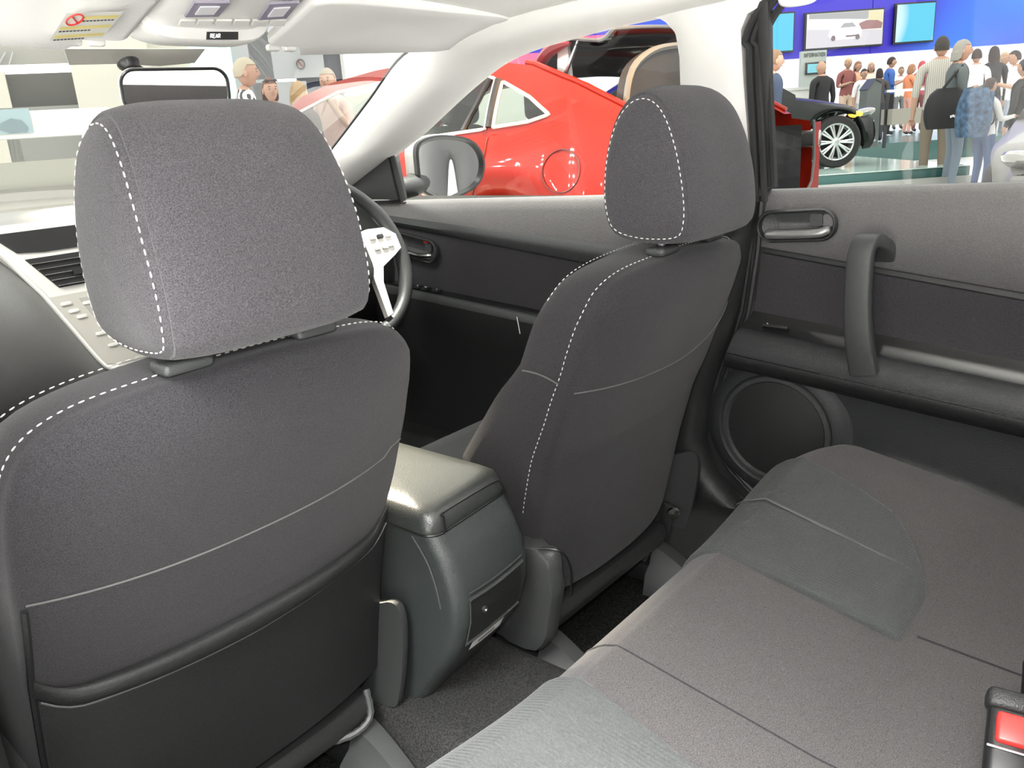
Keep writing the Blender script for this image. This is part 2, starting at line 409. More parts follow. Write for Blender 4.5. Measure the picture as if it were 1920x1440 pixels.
build('lock_tab', plate(c+ux*.036+uz*.008, -ux, uz, .024, .022, .005, .010), PLAG, D2)
build('pivot', plate(c+ux*.056+uz*.006, -ux, uz, .018, .024, .006, .004), CHROME, D2)
# arched vertical pull handle
pp = [(.704, -.290, .694), (.680, -.291, .718), (.654, -.288, .730), (.637, -.284, .722), (.630, -.282, .69), (.626, -.284, .62), (.626, -.290, .56), (.632, -.300, .502)]
pp = cr(pp, 5); P = []
for i, p in enumerate(pp):
    t = i/(len(pp)-1); a = pp[max(i-1, 0)]; b = pp[min(i+1, len(pp)-1)]; d_ = np.array(b)-np.array(a); d_ /= np.linalg.norm(d_)
    s_ = np.array([0, -1., 0]); s_ = s_-d_*(s_@d_); s_ /= np.linalg.norm(s_); n_ = np.cross(d_, s_)
    w = lerp(.017, .0235, t)+.012*sm((.34-t)/.3); th = .012
    P.append([np.array(p)+s_*x*w+n_*y*th for x, y in [(cos(q)*abs(cos(q))**-.72 if abs(cos(q)) > 1e-6 else 0, sin(q)*abs(sin(q))**-.72 if abs(sin(q)) > 1e-6 else 0) for q in np.linspace(0, 2*pi, 17)[:-1]]])
build('pull_handle', grid(P, cv=True, capu=True), PLAG, D2)
# window switch
build('window_switch', rbox((.676, -.12, zA(-.12)-.017), (.018, .05, .006), .002, 2, (0, radians(35), 0)), PLA, D2)
build('switch_mark', rbox((.674, -.105, zA(-.105)-.0125), (.012, .0015, .001), 0, 1, (0, radians(35), 0)), WHITEP, D2)
# speaker
sc = np.array((.690, -.120, .345)); ax = (-1, 0, 0)
def disc_prof(pr, mname, mm, par): return build(mname, lathe(pr, sc, ax, 40), mm, par)
sp = disc_prof([(.150, -.004), (.140, .004), (.128, .011), (.116, .012), (.112, .008)], 'speaker_ring', DOORL, D2)
disc_prof([(.112, .008), (.110, .011), (.102, .012), (.098, .006)], 'grille_rim', PLAG, sp)
disc_prof([(.098, .006), (.09, .007), (.06, .010), (.03, .012), (.001, .0125)], 'speaker_grille', PLA, D2)
# outer skin
build('outer_skin', grid([[(x, y, z) for y in (-.05, -.6, -1.1)] for x, z in ((.80, .80), (.86, .7), (.88, .5), (.88, .3), (.85, .05), (.80, 0))]), SILV, D2)

# ================================================================== front right door
D1 = root('door_1', (.70, .6, .16), 'front right door trim with grey upper panel seen beyond the driver seat', 'door', kind='structure')
zbF = lambda y: .8045-.02*y
z1F = lambda y: .6715+.0793*y
z2F = lambda y: .612+.1134*y
zAF = lambda y: .500+.075*y
def dstripF(curves, y0=1.16, y1=.075, n=36):
    return grid([[(x, lerp(y0, y1, u), zf(lerp(y0, y1, u))) for u in np.linspace(0, 1, n)] for x, zf in curves])
build('upper_panel', dstripF([(.735, lambda y: zbF(y)-.006), (.729, zbF), (.720, lambda y: zbF(y)-.003), (.712, lambda y: zbF(y)-.012), (.705, lambda y: zbF(y)-.03), (.698, z1F)]), DOORU, D1, angle=60)
build('groove_strip', dstripF([(.698, z1F), (.692, lambda y: z1F(y)-.012), (.690, lambda y: lerp(z1F(y), z2F(y), .5)), (.694, lambda y: z2F(y)+.005), (.702, z2F)]), DOORL, D1)
build('insert_panel', dstripF([(.702, z2F), (.706, lambda y: lerp(z2F(y), zAF(y), .4)), (.706, lambda y: zAF(y)-.005)]), DOORM, D1)
build('switch_plate', dstripF([(.706, lambda y: zAF(y)-.004), (.69, lambda y: zAF(y)-.006), (.665, lambda y: zAF(y)-.004)]), BLACK, D1)
build('armrest', dstripF([(.665, lambda y: zAF(y)-.004), (.656, lambda y: zAF(y)-.001), (.648, lambda y: zAF(y)-.004), (.643, lambda y: zAF(y)-.013), (.642, lambda y: zAF(y)-.02)]), PLAG, D1)
build('lower_panel', dstripF([(.642, lambda y: zAF(y)-.02), (.644, lambda y: zAF(y)-.06), (.66, lambda y: zAF(y)-.11), (.685, lambda y: .36), (.69, lambda y: .2), (.69, lambda y: .1)]), PLA, D1)
for i, y in enumerate((.93, .90, .86, .83, .79)):
    build('window_switch', rbox((.68, y, zAF(y)+.001), (.02, .022, .007), .002, 2), PLA, D1)
    build('switch_mark', rbox((.679, y, zAF(y)+.0052), (.011 if i % 2 else .004, .002, .001), 0, 1, (0, 0, .4*i)), WHITEP, D1)
build('armrest_seam', tube([(.6405, .492, zAF(.492)-.01), (.642, .487, zAF(.487)-.05)], .0012, 5), WHITEP, D1)
hcF = (.694, .868, .668)
ux, uz, nn = door_handle(D1, hcF, (0, -1, -.16), .165, .062, -1); c = np.array(hcF)
pth = [c+ux*x+uz*z+nn*k for x, z, k in ((-.068, -.010, .006), (-.03, -.0145, .012), (.0, -.0155, .013), (.03, -.0145, .012), (.062, -.009, .004))]
build('door_lever', tube(cr(pth, 5), [.004]+[.006]*19+[.004], 8), CHROME, D1)
build('lock_tab', plate(c+ux*.045+uz*.008, -ux, uz, .022, .022, .004, .008), PLAG, D1)
build('lock_mark', plate(c+ux*.036+uz*.020, -ux, uz, .016, .004, .001, .012), REDP, D1)
zwF = lambda y: itp(y, [.07, .122, .293, .491, .623, .812, .895], [1.13, 1.14, 1.13, 1.105, 1.055, .96, .925])
build('pane', grid([[(lerp(.735, .695, t), y, lerp(zbF(y)-.01, zwF(y)+.012, t)) for t in np.linspace(0, 1, 5)] for y in np.linspace(.06, .93, 14)]), GLASS, D1)
# mirror triangle (sail)
tri = [(.70, 1.19, .79), (.70, 1.12, .83), (.70, .955, .918), (.70, .94, .90), (.70, .925, .79)]
build('sail_panel', prism([np.array(p)+np.array([-.006, 0, 0]) for p in tri], (1, 0, 0), .04), PLA, D1)
build('sail_post', tube([(.705, .945, .935), (.708, .93, .86), (.712, .918, .785)], .008, 8), SEAL, D1)
build('sail_post', tube([(.700, .958, .925), (.700, .947, .86), (.700, .938, .80)], .003, 6), PLAG, D1)
build('outer_skin', grid([[(x, y, z) for y in (1.3, .6, .0)] for x, z in ((.80, .79), (.86, .7), (.88, .5), (.88, .3), (.85, .05), (.80, 0))]), SILV, D1)

# ================================================================== windscreen
P = []
for t in np.linspace(0, 1, 9):
    row = []
    for s in np.linspace(-1, 1, 17):
        x = s*lerp(.60, .72, t); y = lerp(.66, 1.62, t)-.10*s*s*(1-.2*t)+.02; z = lerp(1.155, .835, t)+.03*sin(pi*t)-.02*s*s
        row.append((x, y, z))
    P.append(row)
W1 = build('window_1', grid(P), SHIELD, label='clear raked windscreen beyond the dashboard', cat='windscreen', kind='structure')

# ================================================================== passenger side door and pillar (left of the frame)
D3 = root('door_3', (-.70, .6, .10), 'closed front left door with dark trim, outside the frame', 'door', kind='structure')
zbL = lambda y: .8045-.02*y
gL = lambda cs: grid([[(-x, lerp(1.30, .075, u), zf(lerp(1.30, .075, u))) for u in np.linspace(0, 1, 20)] for x, zf in cs])
build('upper_panel', gL([(.735, lambda y: zbL(y)-.006), (.728, zbL), (.712, lambda y: zbL(y)-.012), (.698, lambda y: .70+.08*y)]), DOORU, D3)
build('lower_panel', gL([(.698, lambda y: .70+.08*y), (.70, lambda y: .55), (.645, lambda y: .53), (.645, lambda y: .48), (.69, lambda y: .40), (.69, lambda y: .0)]), DOORL, D3)
build('pane', grid([[(-lerp(.735, .695, t), y, lerp(zbL(y)-.01, itp(y, [.07, .293, .491, .623, .812, .95], [1.14, 1.13, 1.105, 1.055, .96, .90]), t)) for t in (0, .5, 1)] for y in np.linspace(.06, .95, 12)]), GLASS, D3)
P = []
for z in np.linspace(.0, 1.15, 20):
    w_ = .075+.03*sm((.5-z)/.4); P.append([(-.735, -.02+w_, z), (-.70+.01*(z > .8), -.02+w_, z), (-.672, -.02+.6*w_, z), (-.668, -.02, z), (-.672, -.02-.6*w_, z), (-.70, -.02-w_, z), (-.735, -.02-w_, z)])
build('trim_9', grid(P), PLA, label='centre pillar trim on the passenger side, outside the frame', cat='pillar trim', kind='structure')
build('trim_10', grid([[(-q[0], q[1], q[2]) for q in (a, lerp(a, b, .5)+np.array([-.02, -.01, -.01]), b)] for a, b in zip(S_[:44], W_[:44])]), TRIMW, label='windscreen pillar and roof rail trim on the passenger side, outside the frame', cat='pillar trim', kind='structure')
# ================================================================== FRONT SEATS
def yc(z): return itp(z, [.15, .25, .35, .45, .55, .60, .65, .70, .735, .76], [.148, .128, .106, .077, .032, .006, -.014, -.030, -.030, -.022])
def yb(x, z): return yc(z)+(.032+.012*sm((z-.5)/.15))*abs(x/.24)**2.6
OUT = [(0, .158), (-.10, .160), (-.18, .168), (-.212, .20), (-.228, .28), (-.238, .40), (-.243, .52), (-.243, .62), (-.236, .685), (-.212, .724), (-.165, .744), (-.08, .753)]
OUT = OUT+[(0, .756)]+[(-x, z) for x, z in OUT[:0:-1]]
OUT = resample(cr(OUT, 8, True), 120, True)
def yfront(x, z): return itp(z, [.15, .30, .36, .42, .48, .55, .60, .63, .67, .71, .745, .76], [.36, .35, .33, .30, .255, .203, .155, .142, .126, .106, .092, .092])
def seat_rings():
    R = []; zc = .45
    def ring(s, fy, g=0.): return [(x*s+g*np.sign(x)*0, fy(x*s, zc+(z-zc)*s), zc+(z-zc)*s) for x, z in OUT]
    for s in (.02, .2, .4, .58, .72, .83, .91, .96): R.append(ring(s, yb))
    R.append(ring(.983, lambda x, z: yb(x, z)+.002)); R.append(ring(.995, lambda x, z: yb(x, z)+.008))
    R.append(ring(.994, lambda x, z: yb(x, z)+.0135)); R.append(ring(1.0, lambda x, z: yb(x, z)+.018))
    nb = len(R)-1
    for t in (.12, .3, .5, .7, .86): R.append(ring(1+.012*sin(pi*t), lambda x, z: lerp(yb(x, z)+.018, yfront(x, z)-.012, t)))
    R.append(ring(1.0, lambda x, z: yfront(x, z)-.012)); nf = len(R)-1
    R.append(ring(.985, lambda x, z: yfront(x, z)-.002)); R.append(ring(.96, lambda x, z: yfront(x, z)))
    for s in (.9, .82, .7, .5, .25, .02):
        R.append(ring(s, lambda x, z: lerp(yb(x, z)+.095, yfront(x, z), sm((s-.6)/.36))))
    return R, nb, nf
RINGS, NB, NF = seat_rings()
def surf_path(zf, xs, off=.002):
    return [(x, yb(x, zf(x))-off, zf(x)) for x in xs]
# headrest: side loops carried across the width
HL = [(-.058, .782), (-.066, .80), (-.067, .83), (-.061, .875), (-.049, .92), (-.029, .962), (-.004, .984), (.025, .985), (.05, .962), (.066, .92), (.074, .87), (.074, .825), (.060, .790), (.02, .777), (-.03, .776)]
HL = resample(cr(HL, 6, True), 64, True)
hwz = lambda z: itp(z, [.77, .80, .88, .92, .955, .975, .99, 1.0], [.109, .113, .112, .109, .105, .101, .096, .092])
def headrest_vf():
    zc, ycn = .875, .006; P = []
    def loop(t, s, dx=0.):
        row = []
        for y, z in HL:
            k = 1-abs(t)**4
            yy = ycn+(y-ycn)*s; zz = zc+(z-zc)*s
            yy += (-.010 if y < ycn else .006)*k*min(1, abs(y-ycn)/.04); zz += (.009 if z > zc else -.004)*k*min(1, abs(z-zc)/.06)
            row.append((t*hwz(zz)*1.0+dx, yy, zz))
        return row
    for s, dx in ((.02, -.012), (.3, -.011), (.6, -.009), (.8, -.006), (.9, -.003), (.955, .0015)): P.append(loop(-1, s, dx))
    P.append(loop(-1, .97, .004)); P.append(loop(-.985, .995, .002))
    for t in np.linspace(-.93, .93, 17): P.append(loop(t, 1))
    P.append(loop(.985, .995, -.002)); P.append(loop(1, .97, -.004))
    for s, dx in reversed(((.02, .012), (.3, .011), (.6, .009), (.8, .006), (.9, .003), (.955, -.0015))): P.append(loop(1, s, dx))
    return grid(P, cv=True, capu=True)
def hr_stitch(sgn):
    zc, ycn = .875, .006
    p = [(sgn*(hwz(zc+(z-zc)*.925)+.0022), ycn+(y-ycn)*.925, zc+(z-zc)*.925) for y, z in HL]
    return p+[p[0]]

def front_seat(name, loc, label, pocket):
    r = root(name, loc, label, 'car seat')
    B = lambda n, vf, m, par=None, **k: build(n, vf, m, par or r, local=True, **k)
    back = B('seat_back', grid(RINGS, cv=True, capu=True), FAB)
    n = len(OUT)
    # top edge stitching on rear seam and front seam
    ring = RINGS[NB+1]; idx = [i for i in range(n) if ring[i][2] > (.40 if pocket else .20)]
    path = [np.array(ring[i]) for i in range(n)]
    lo = min(range(n), key=lambda i: ring[i][2]); order = [(lo+k) % n for k in range(n)]
    zmin = .60 if pocket else .33
    p1 = [path[i]*np.array([1.003, 1, 1])+np.array([0, -.006, .0015 if path[i][2] > .7 else 0]) for i in order if path[i][2] > zmin]
    B('stitching', stitches(resample(cr(p1, 2), 300), .0052, .0042, .00075), THREAD, back, kind='stuff')
    fr = RINGS[NF]; p2 = [np.array(fr[i])*np.array([1.004, 1, 1])+np.array([0, .002, .003]) for i in order if fr[i][2] > .69]
    B('stitching', stitches(resample(cr(p2, 2), 300), .0052, .0042, .00075), THREAD, back, kind='stuff')
    # cross seam on the back
    if pocket: zf = lambda x: .546+.014*abs(x/.23)**2.2+.008*(x/.23 > .9)
    else: zf = lambda x: .556+.012*abs(x/.22)**2+.042*max(0, x/.22)**2
    B('back_seam', tube(surf_path(zf, np.linspace(-.234, .234, 40), .0009), .0012, 6), PIPE_HI, back)
    # side seams on bolsters
    for sg in (-1, 1):
        B('bolster_seam', tube([(sg*.2465, lerp(yb(.24, .58)+.02, yfront(0, .59)-.022, t), .585+.012*t+.004*sin(pi*t)) for t in np.linspace(0, 1, 12)], .0014, 5), PIPE_HI, back)
    if pocket:
        zt = lambda x: .4265+.012*abs(x/.24)**2+.030*max(0, (abs(x)-.19)/.05)**2
        zs = lambda x: zt(x)-.033+.008*abs(x/.24)
        P = []
        for x in np.linspace(-.232, .232, 44):
            row = []
            for t in np.linspace(0, 1, 14):
                z = lerp(.168, zs(x), t); row.append((x, yb(x, z)-.006-.004*sin(pi*t)*(1-abs(x/.24)**4), z))
            row.insert(0, (x, yb(x, .168)+.002, .168)); P.append(row)
        pk = B('map_pocket', grid(P), POCK)
        P = []
        for x in np.linspace(-.236, .236, 50):
            e = 1-abs(x/.238)**6; row = []
            for a in np.linspace(-.5*pi, .5*pi, 9):
                zz = (zt(x)+zs(x))/2+(zt(x)-zs(x))*.5*sin(a); row.append((x, yb(x, zz)-.004-.014*cos(a)*e, zz))
            P.append(row)
        B('pocket_roll', grid(P), POCK, pk)
        B('pocket_hem', tube(surf_path(lambda x: zs(x)-.001, np.linspace(-.232, .232, 40), .0075), .0012, 5), PIPE_HI, pk)
        # side edge welt
        B('side_welt', tube([(-.236+.018*sm((.35-z)/.2), yb(-.236, z)-.002, z) for z in np.linspace(.17, .555, 24)], .0035, 6), POCK, pk)
    # headrest
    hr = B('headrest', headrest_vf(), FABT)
    for sg in (-1, 1):
        B('stitching', stitches(resample(hr_stitch(sg), 260), .0052, .0042, .00075), THREAD, hr, kind='stuff')
        B('headrest_post', tube([(sg*.07, .002, .70), (sg*.07, -.002, .80)], .006, 10), STEEL)
        B('post_collar', rbox((sg*.074, -.004, .761), (.052, .032, .014), .006, 3), PLAG)
    # cushion with ribbed centre
    P = []
    for x in np.linspace(-.255, .255, 40):
        row = []
        for y, z in ((.23, .14), (.22, .20), (.22, .255), (.26, .275), (.32, .275), (.4, .28), (.5, .29), (.58, .30), (.62, .30), (.645, .28), (.65, .22), (.64, .14)):
            b = .055*sm((abs(x)-.14)/.06)*(1-sm((abs(x)-.225)/.04)) if .2 < y < .6 and z > .25 else 0
            drop = .10*max(0, (abs(x)-.225)/.03)**2 if z > .25 else 0
            row.append((x, y, max(.14, z+b-drop)))
        P.append(row)
    B('seat_cushion', grid(P, capu=True), RIB)
    # frame shields, rails, feet
    for sg in (-1, 1):
        sh = [(sg*.232, y, z) for y, z in cr([(.115, .30), (.098, .285), (.10, .235), (.122, .14), (.155, .10), (.30, .09), (.5, .10), (.56, .16), (.5, .23), (.3, .26), (.17, .28)], 4, True)]
        shc = np.array(sh).mean(0)
        B('side_shield', grid([sh]+[[shc+(np.array(q)-shc)*k_+np.array([sg*o_, 0, 0]) for q in sh] for o_, k_ in ((.010, 1.0), (.019, .95), (.024, .85), (.026, .6), (.0265, .1))], cv=True, capu=True), PLAG, angle=60)
        B('seat_rail', rbox((sg*.19, .36, .03), (.05, .52, .045), .008, 2), PLA)
        # rail end cover with ridge
        P = []
        for t in np.linspace(0, 1, 10):
            y = lerp(.17, .04, t); h = lerp(.095, .018, t**1.4); w = lerp(.055, .045, t)
            P.append([(sg*.19+w*x, y, .003+h*z) for x, z in ((-1.1, 0), (-.9, .45), (-.55, .62), (-.3, .98), (0, 1.0), (.3, .98), (.55, .62), (.9, .45), (1.1, 0))])
        B('rail_cover', grid(P, capu=True), PLAG)
    if pocket: B('cable_loop', tube(cr([(.20, .16, .15), (.19, .145, .115), (.16, .15, .10), (.12, .17, .10)], 6), [.0062 if i % 2 else .005 for i in range(19)], 8), PLAG)
    B('seat_pan', rbox((0, .36, .12), (.42, .42, .05), .02, 2), PLA)
    return r
SEATL = front_seat('front_seat', (-.365, 0, 0), 'black cloth passenger front seat with rear map pocket, nearest the camera', True)
SEATR = front_seat('front_seat', (.365, -.095, 0), 'black cloth driver front seat beside the right door, plain back', False)
# inboard recliner cover on driver seat
P = []
for t in np.linspace(0, 1, 12):
    z = lerp(.105, .30, t); k = .5*(1-cos(pi*min(1, t*1.3)))
    yr = itp(z, [.10, .13, .23, .28, .30], [.045, .02, -.002, .004, .03]); yf = yr+.10
    P.append([(x, y, z) for x, y in ((.125, yf), (.112, yf), (.100, lerp(yf, yr, .4)), (.100, lerp(yf, yr, .75)), (.106, yr+.006), (.116, yr), (.135, yr+.002), (.15, yr+.03))])
build('recliner_cover', grid(P, capu=True), PLAG, SEATR)
build('cover_cord', tube(cr([(.11, .03, .302), (.125, .0, .30), (.14, -.008, .27), (.146, -.004, .21)], 5), .002, 6), BLACK, SEATR)
build('belt_anchor', rbox((.585, .07, .135), (.015, .03, .09), .006, 2, (.2, 0, 0)), PLA, SEATR)
build('anchor_bolt', lathe([(.014, 0), (.012, .005), (.001, .006)], (.575, .045, .165), (-1, -.4, 0), 12), CHROME, SEATR)
build('height_lever', rbox((.53, .10, .10), (.012, .05, .07), .004, 2, (.3, 0, 0)), PLAG, SEATR)

# ================================================================== REAR BENCH
def lip_y(x): return -.203-.02*max(0, (x-.42)/.12)**2-.03*max(0, (-x-.45)/.12)**2
def ztop(x, y):
    z = .369-.19*max(0, -y-.245)+.10*max(0, -y-.50)
    z += .034*sm((x-.16)/.34)*sm((y+.66)/.2)+.030*sm((-x-.2)/.3)*sm((y+.66)/.2)
    z -= 3.2*max(0, x-.535)**2+.0
    return z
PROF = [(-.01, -.27), (-.006, -.16), (.0, -.105), (.001, -.075), (-.006, -.046), (-.020, -.024), (-.040, -.009), (-.062, -.001)]
def bench_pt(x, k):
    """k in [0,1]: up the front face, over the lip and back along the cushion"""
    ly = lip_y(x)
    if k < .3:
        t = k/.3*(len(PROF)-1); i = min(int(t), len(PROF)-2); f_ = t-i
        dy = lerp(PROF[i][0], PROF[i+1][0], f_); dz = lerp(PROF[i][1], PROF[i+1][1], f_)
        return np.array([x, ly+dy, ztop(x, ly-.062)+dz])
    y = lerp(ly-.062, -.74, (k-.3)/.7)
    return np.array([x, y, ztop(x, y)])
BENCH = root('rear_bench', (0, -.45, .09), 'grey cloth rear bench seat with ribbed inserts in the foreground', 'car seat')
KS = np.r_[np.linspace(0, .3, 25), np.linspace(.31, 1, 50)]
build('seat_cushion', grid([[bench_pt(x, k) for k in KS] for x in np.linspace(-.70, .665, 110)]), BENCHF, BENCH)
def insert(xl, xr, kend, name='ribbed_insert', pitch=.0058):
    """raised ribbed panel between two edge functions of the run k"""
    nx = 380; P = []
    for i in range(nx+1):
        u = i/nx; row = []
        ke = kend(u)
        for k in np.r_[np.linspace(.06, .3, 22), np.linspace(.315, 1, 34)]:
            kk = k if k <= .3 else .3+(k-.3)/.7*(ke-.3)
            x = lerp(xl(kk), xr(kk), u); p = bench_pt(x, kk); q = bench_pt(x, min(kk+.004, 1)); d_ = q-p
            n_ = np.array([0, d_[2], -d_[1]]); n_ = n_/(np.linalg.norm(n_)+1e-9)
            if n_[2] < 0 and kk > .2: n_ = -n_
            edge = min(1, min(u, 1-u)/.03)*min(1, max(0, ke-kk)/.035+.0)
            e = sqrt(max(0, 1-(1-edge)**2))
            xw = x+.0028*noise.noise(Vector((x*18, p[1]*16, 3)))
            rib = abs(sin(pi*xw/pitch))
            h = -.002+e*(.0055+.005*sm((kk-.25)/.2)+.0028*rib)
            row.append(p+n_*h)
        P.append(row)
    return build(name, grid(P), RIB, BENCH, angle=180)
yk = lambda k: 0 if k < .3 else (k-.3)/.7
insert(lambda k: .150-.02*yk(k), lambda k: .455-.14*yk(k)-.12*yk(k)**2, lambda u: .3+.7*(.52-.16*max(0, (u-.45)/.55)**2.2))
insert(lambda k: -.56+.05*yk(k), lambda k: -.185-.07*yk(k), lambda u: .3+.7*(.52-.10*max(0, (.5-u)/.5)**2))
sx = lambda k: -.112+.01*yk(k)
build('cushion_seam', tube([bench_pt(sx(k), k)+np.array([0, .0, .0005]) for k in np.linspace(.12, 1, 50)], .0014, 5), FAB, BENCH)
build('cushion_seam', tube([bench_pt(.16+.01*yk(k), k)+np.array([0, 0, .0008]) for k in np.linspace(.68, 1, 24)], .0016, 5), FAB, BENCH)
build('insert_fold', tube([bench_pt(.300-.04*yk(k), k)+np.array([0, .006*(k < .25), .0105]) for k in np.linspace(.22, .3+.7*.46, 30)], [.0006+.0022*sin(pi*i/29) for i in range(30)], 6, flat=.8), PIPE_HI, BENCH)  # raised ridge; the fold's highlight is in its lighter colour
P = []
for x in np.linspace(-.66, .66, 30):
    e = .04*sm((abs(x)-.5)/.16)
    P.append([(x, y+e*.6, z-e) for y, z in ((-.70, .26), (-.69, .34), (-.71, .42), (-.75, .52), (-.80, .64), (-.85, .74), (-.89, .775), (-.93, .77), (-.97, .70), (-.90, .3))])
build('seat_back', grid(P, capu=True), BENCHF, BENCH)

# ---- seat belt buckles in the bench crease
def buckle(name, c, rz, tilt, lab, L=.075, red=True):
    r = root(name, c, lab, 'buckle')
    Rm = Euler((tilt, 0, rz)).to_matrix()
    def T(vf): return [tuple(Rm @ Vector(v)) for v in vf[0]], vf[1]
    B = lambda n, vf, m: build(n, T(vf), m, r, local=True)
    B('buckle_body', rbox((0, 0, L*.45), (.042, .022, L), .007, 3), BLACK)
    B('buckle_cap', rbox((0, 0, L*.92), (.046, .026, .018), .006, 3), PLA)
    if red: B('release_button', rbox((0, .010, L*.955), (.034, .014, .016), .004, 3), REDP)
    B('tongue_slot', rbox((0, -.006, L*.955+.004), (.036, .003, .012), .001, 1), STEEL)
    B('strap', rbox((0, 0, -.03), (.036, .006, .09), .002, 1), BLACK)
    return r
ba = pick(1895, 1432, 2, .345); bb = pick(1902, 1345, 2, .372)
A_ = bb-ba; A_ = A_/np.linalg.norm(A_); N_ = np.array([-.12, -.1, 1.]); N_ = N_-A_*(N_@A_); N_ /= np.linalg.norm(N_); S3 = np.cross(A_, N_)
BUK = root('belt_buckle', tuple(ba-A_*.05-N_*.03), 'black seat belt buckle with a red release button on the bench', 'buckle')
def bbx(c, s, bev, rotm=Matrix((S3, A_, N_)).transposed()): return rbox(tuple(ba+S3*c[0]+A_*c[1]+N_*c[2]), s, bev, 3, rotm)
build('buckle_body', bbx((0, .01, -.008), (.044, .10, .024), .008), BLACK, BUK)
build('buckle_cap', bbx((0, .058, -.006), (.050, .022, .028), .007), PLA, BUK)
build('release_button', bbx((.003, .030, .004), (.037, .030, .012), .004), REDP, BUK)
build('tongue_slot', bbx((-.002, .010, .005), (.040, .003, .003), .001), STEEL, BUK)
build('strap', bbx((0, -.06, -.014), (.036, .06, .006), .002), BLACK, BUK)
b1 = pick(1916, 1300, 2, .36)
bs = root('belt_stalk', (b1[0]+.012, b1[1]-.012, .30), 'black upright belt stalk beside the red buckle', 'belt stalk')
build('stalk_sleeve', tube(cr([(0, 0, 0), (.002, .002, .04), (.002, .004, .08), (.0, .006, .098)], 4), [.010]*5+[.012]*5+[.011, .008, .004], 10, flat=.6), BLACK, bs, local=True)
build('stalk_slot', rbox((.002, .0, .08), (.012, .004, .012), .002, 1), PLA, bs, local=True)

# ================================================================== CENTRE CONSOLE
CONSOLE = root('centre_console', (-.0125, .3, .10), 'charcoal plastic centre console with padded lid between the front seats', 'console')
def c_ring(z, grow=0., y1=.62):
    yr = itp(z, [.09, .13, .20, .235, .277, .31, .34, .375, .41, .43], [.125, .097, .042, .022, .009, .006, .011, .024, .046, .06])
    xl, xr = -.103-grow, .078+grow
    if z < .2: xl += .010*(1-z/.2); xr -= .01*(1-z/.2)
    r = .022; out = []
    for cx, cy, a in ((xl+r, yr+r, 180), (xr-r, yr+r+.012, 270)):
        for k in range(7):
            t = radians(a+90*k/6); out.append((cx+r*cos(t), cy+r*sin(t), z))
    return [(xl, y1, z), (xl, lerp(yr, y1, .6), z), (xl, yr+.10, z), (xl, yr+.05, z)]+out+[(xr, yr+.06, z), (xr, lerp(yr, y1, .6), z), (xr, y1, z)]
build('console_body', grid([c_ring(z) for z in np.linspace(.09, .408, 30)], cv=True, capu=True), CONS, CONSOLE)
# lid
def lid_ring(s, z, dy=0):
    base = c_ring(.41, .001, .43); cx = -.0125; cyy = .24
    return [(cx+(x-cx)*s, cyy+(y-cyy)*s+dy, z) for x, y, _ in base]
build('console_lid', grid([lid_ring(.99, .409), lid_ring(1.0, .413), lid_ring(.995, .422), lid_ring(.975, .434), lid_ring(.94, .443), lid_ring(.85, .449), lid_ring(.6, .452), lid_ring(.2, .453)], cv=True, capu=True), mat('lid_vinyl', (.042, .046, .044), .30, bump=.25, bscale=500, spec=.9), CONSOLE)
build('lid_gap', tube([p for p in lid_ring(1.001, .4105)], .0018, 5, closed=True), BLACK, CONSOLE)
def on_console(x, z, off=.0):
    yr = itp(z, [.09, .13, .20, .235, .277, .31, .34, .375, .41, .43], [.125, .097, .042, .022, .009, .006, .011, .024, .046, .06])
    return np.array([x, yr+.012*((x+.1)/.18)-off, z])
lat = [(-.078, .412), (-.075, .432), (-.066, .437), (.045, .437), (.058, .43), (.062, .414)]
build('lid_latch', tube(cr([(x, itp(z, [.40, .415, .425, .435, .445], [.045, .045, .047, .051, .060])+.010*((x+.1)/.18)-.0035, z) for x, z in lat], 4), .0016, 5), BLACK, CONSOLE)
build('side_crease', tube(cr([(-.1045, .085, .405), (-.105, .058, .37), (-.1045, .045, .33), (-.1035, .042, .30)], 5), .0016, 5), PLAG, CONSOLE)
# rear flap with lip, screw and label
P = [[on_console(x, z, .003) for x in np.linspace(-.078, .045, 10)] for z in np.linspace(.236, .312, 10)]
fl = build('rear_flap', grid(P), PLA, CONSOLE)
for zz, rr, xx in ((.312, .003, 0), (.321, .0016, 0), (.234, .0022, .0)):
    build('flap_lip', tube([on_console(x, zz+.003*abs((x+.015)/.06)**2, .004) for x in np.linspace(-.080, .048, 14)], rr, 6), PLAG, fl)
build('flap_edge', tube([on_console(-.080, z, .003) for z in np.linspace(.232, .312, 8)], .0014, 5), PLAG, fl)
build('flap_screw', lathe([(.0055, 0), (.0055, .002), (.003, .0025), (.0005, .001)], on_console(-.048, .282, .003), (0, -1, .2), 12), STEEL, fl)
P = [[on_console(x, z+.004*((x+.01)/.05)**2, .0035) for x in np.linspace(-.062, .018, 8)] for z in np.linspace(.204, .226, 4)]
lb = build('paper_label', grid(P), WHITEP, CONSOLE)
INK = mat('ink', (.06, .06, .06), .7)
for i in range(7):
    build('print_line', grid([[on_console(x+.006*i-.042, z, .0042) for x in (0, .0035)] for z in (.211, .218)]), INK, lb)

# ================================================================== DASHBOARD
DASH = root('dashboard', (0, 1.2, .45), 'grey dashboard with silver centre stack and round edged air vents', 'dashboard')
DTOP = mat('dash_top', (.16, .158, .15), .38, bump=.35, bscale=500, spec=.6)
P = []
for x in np.linspace(-.73, .70, 50):
    hood = .045*math.exp(-((x-.36)/.15)**2); row = []
    for y, z in ((1.60, .82), (1.45, .838), (1.30, .845), (1.20, .845), (1.13, .838), (1.09, .822), (1.085, .80)):
        row.append((x, y-.10*math.exp(-((x-.36)/.16)**2)*(y < 1.25)+.06*sm((abs(x)-.2)/.4)*(y < 1.2), z+hood*(y < 1.4)))
    P.append(row)
build('dash_top', grid(P), DTOP, DASH)
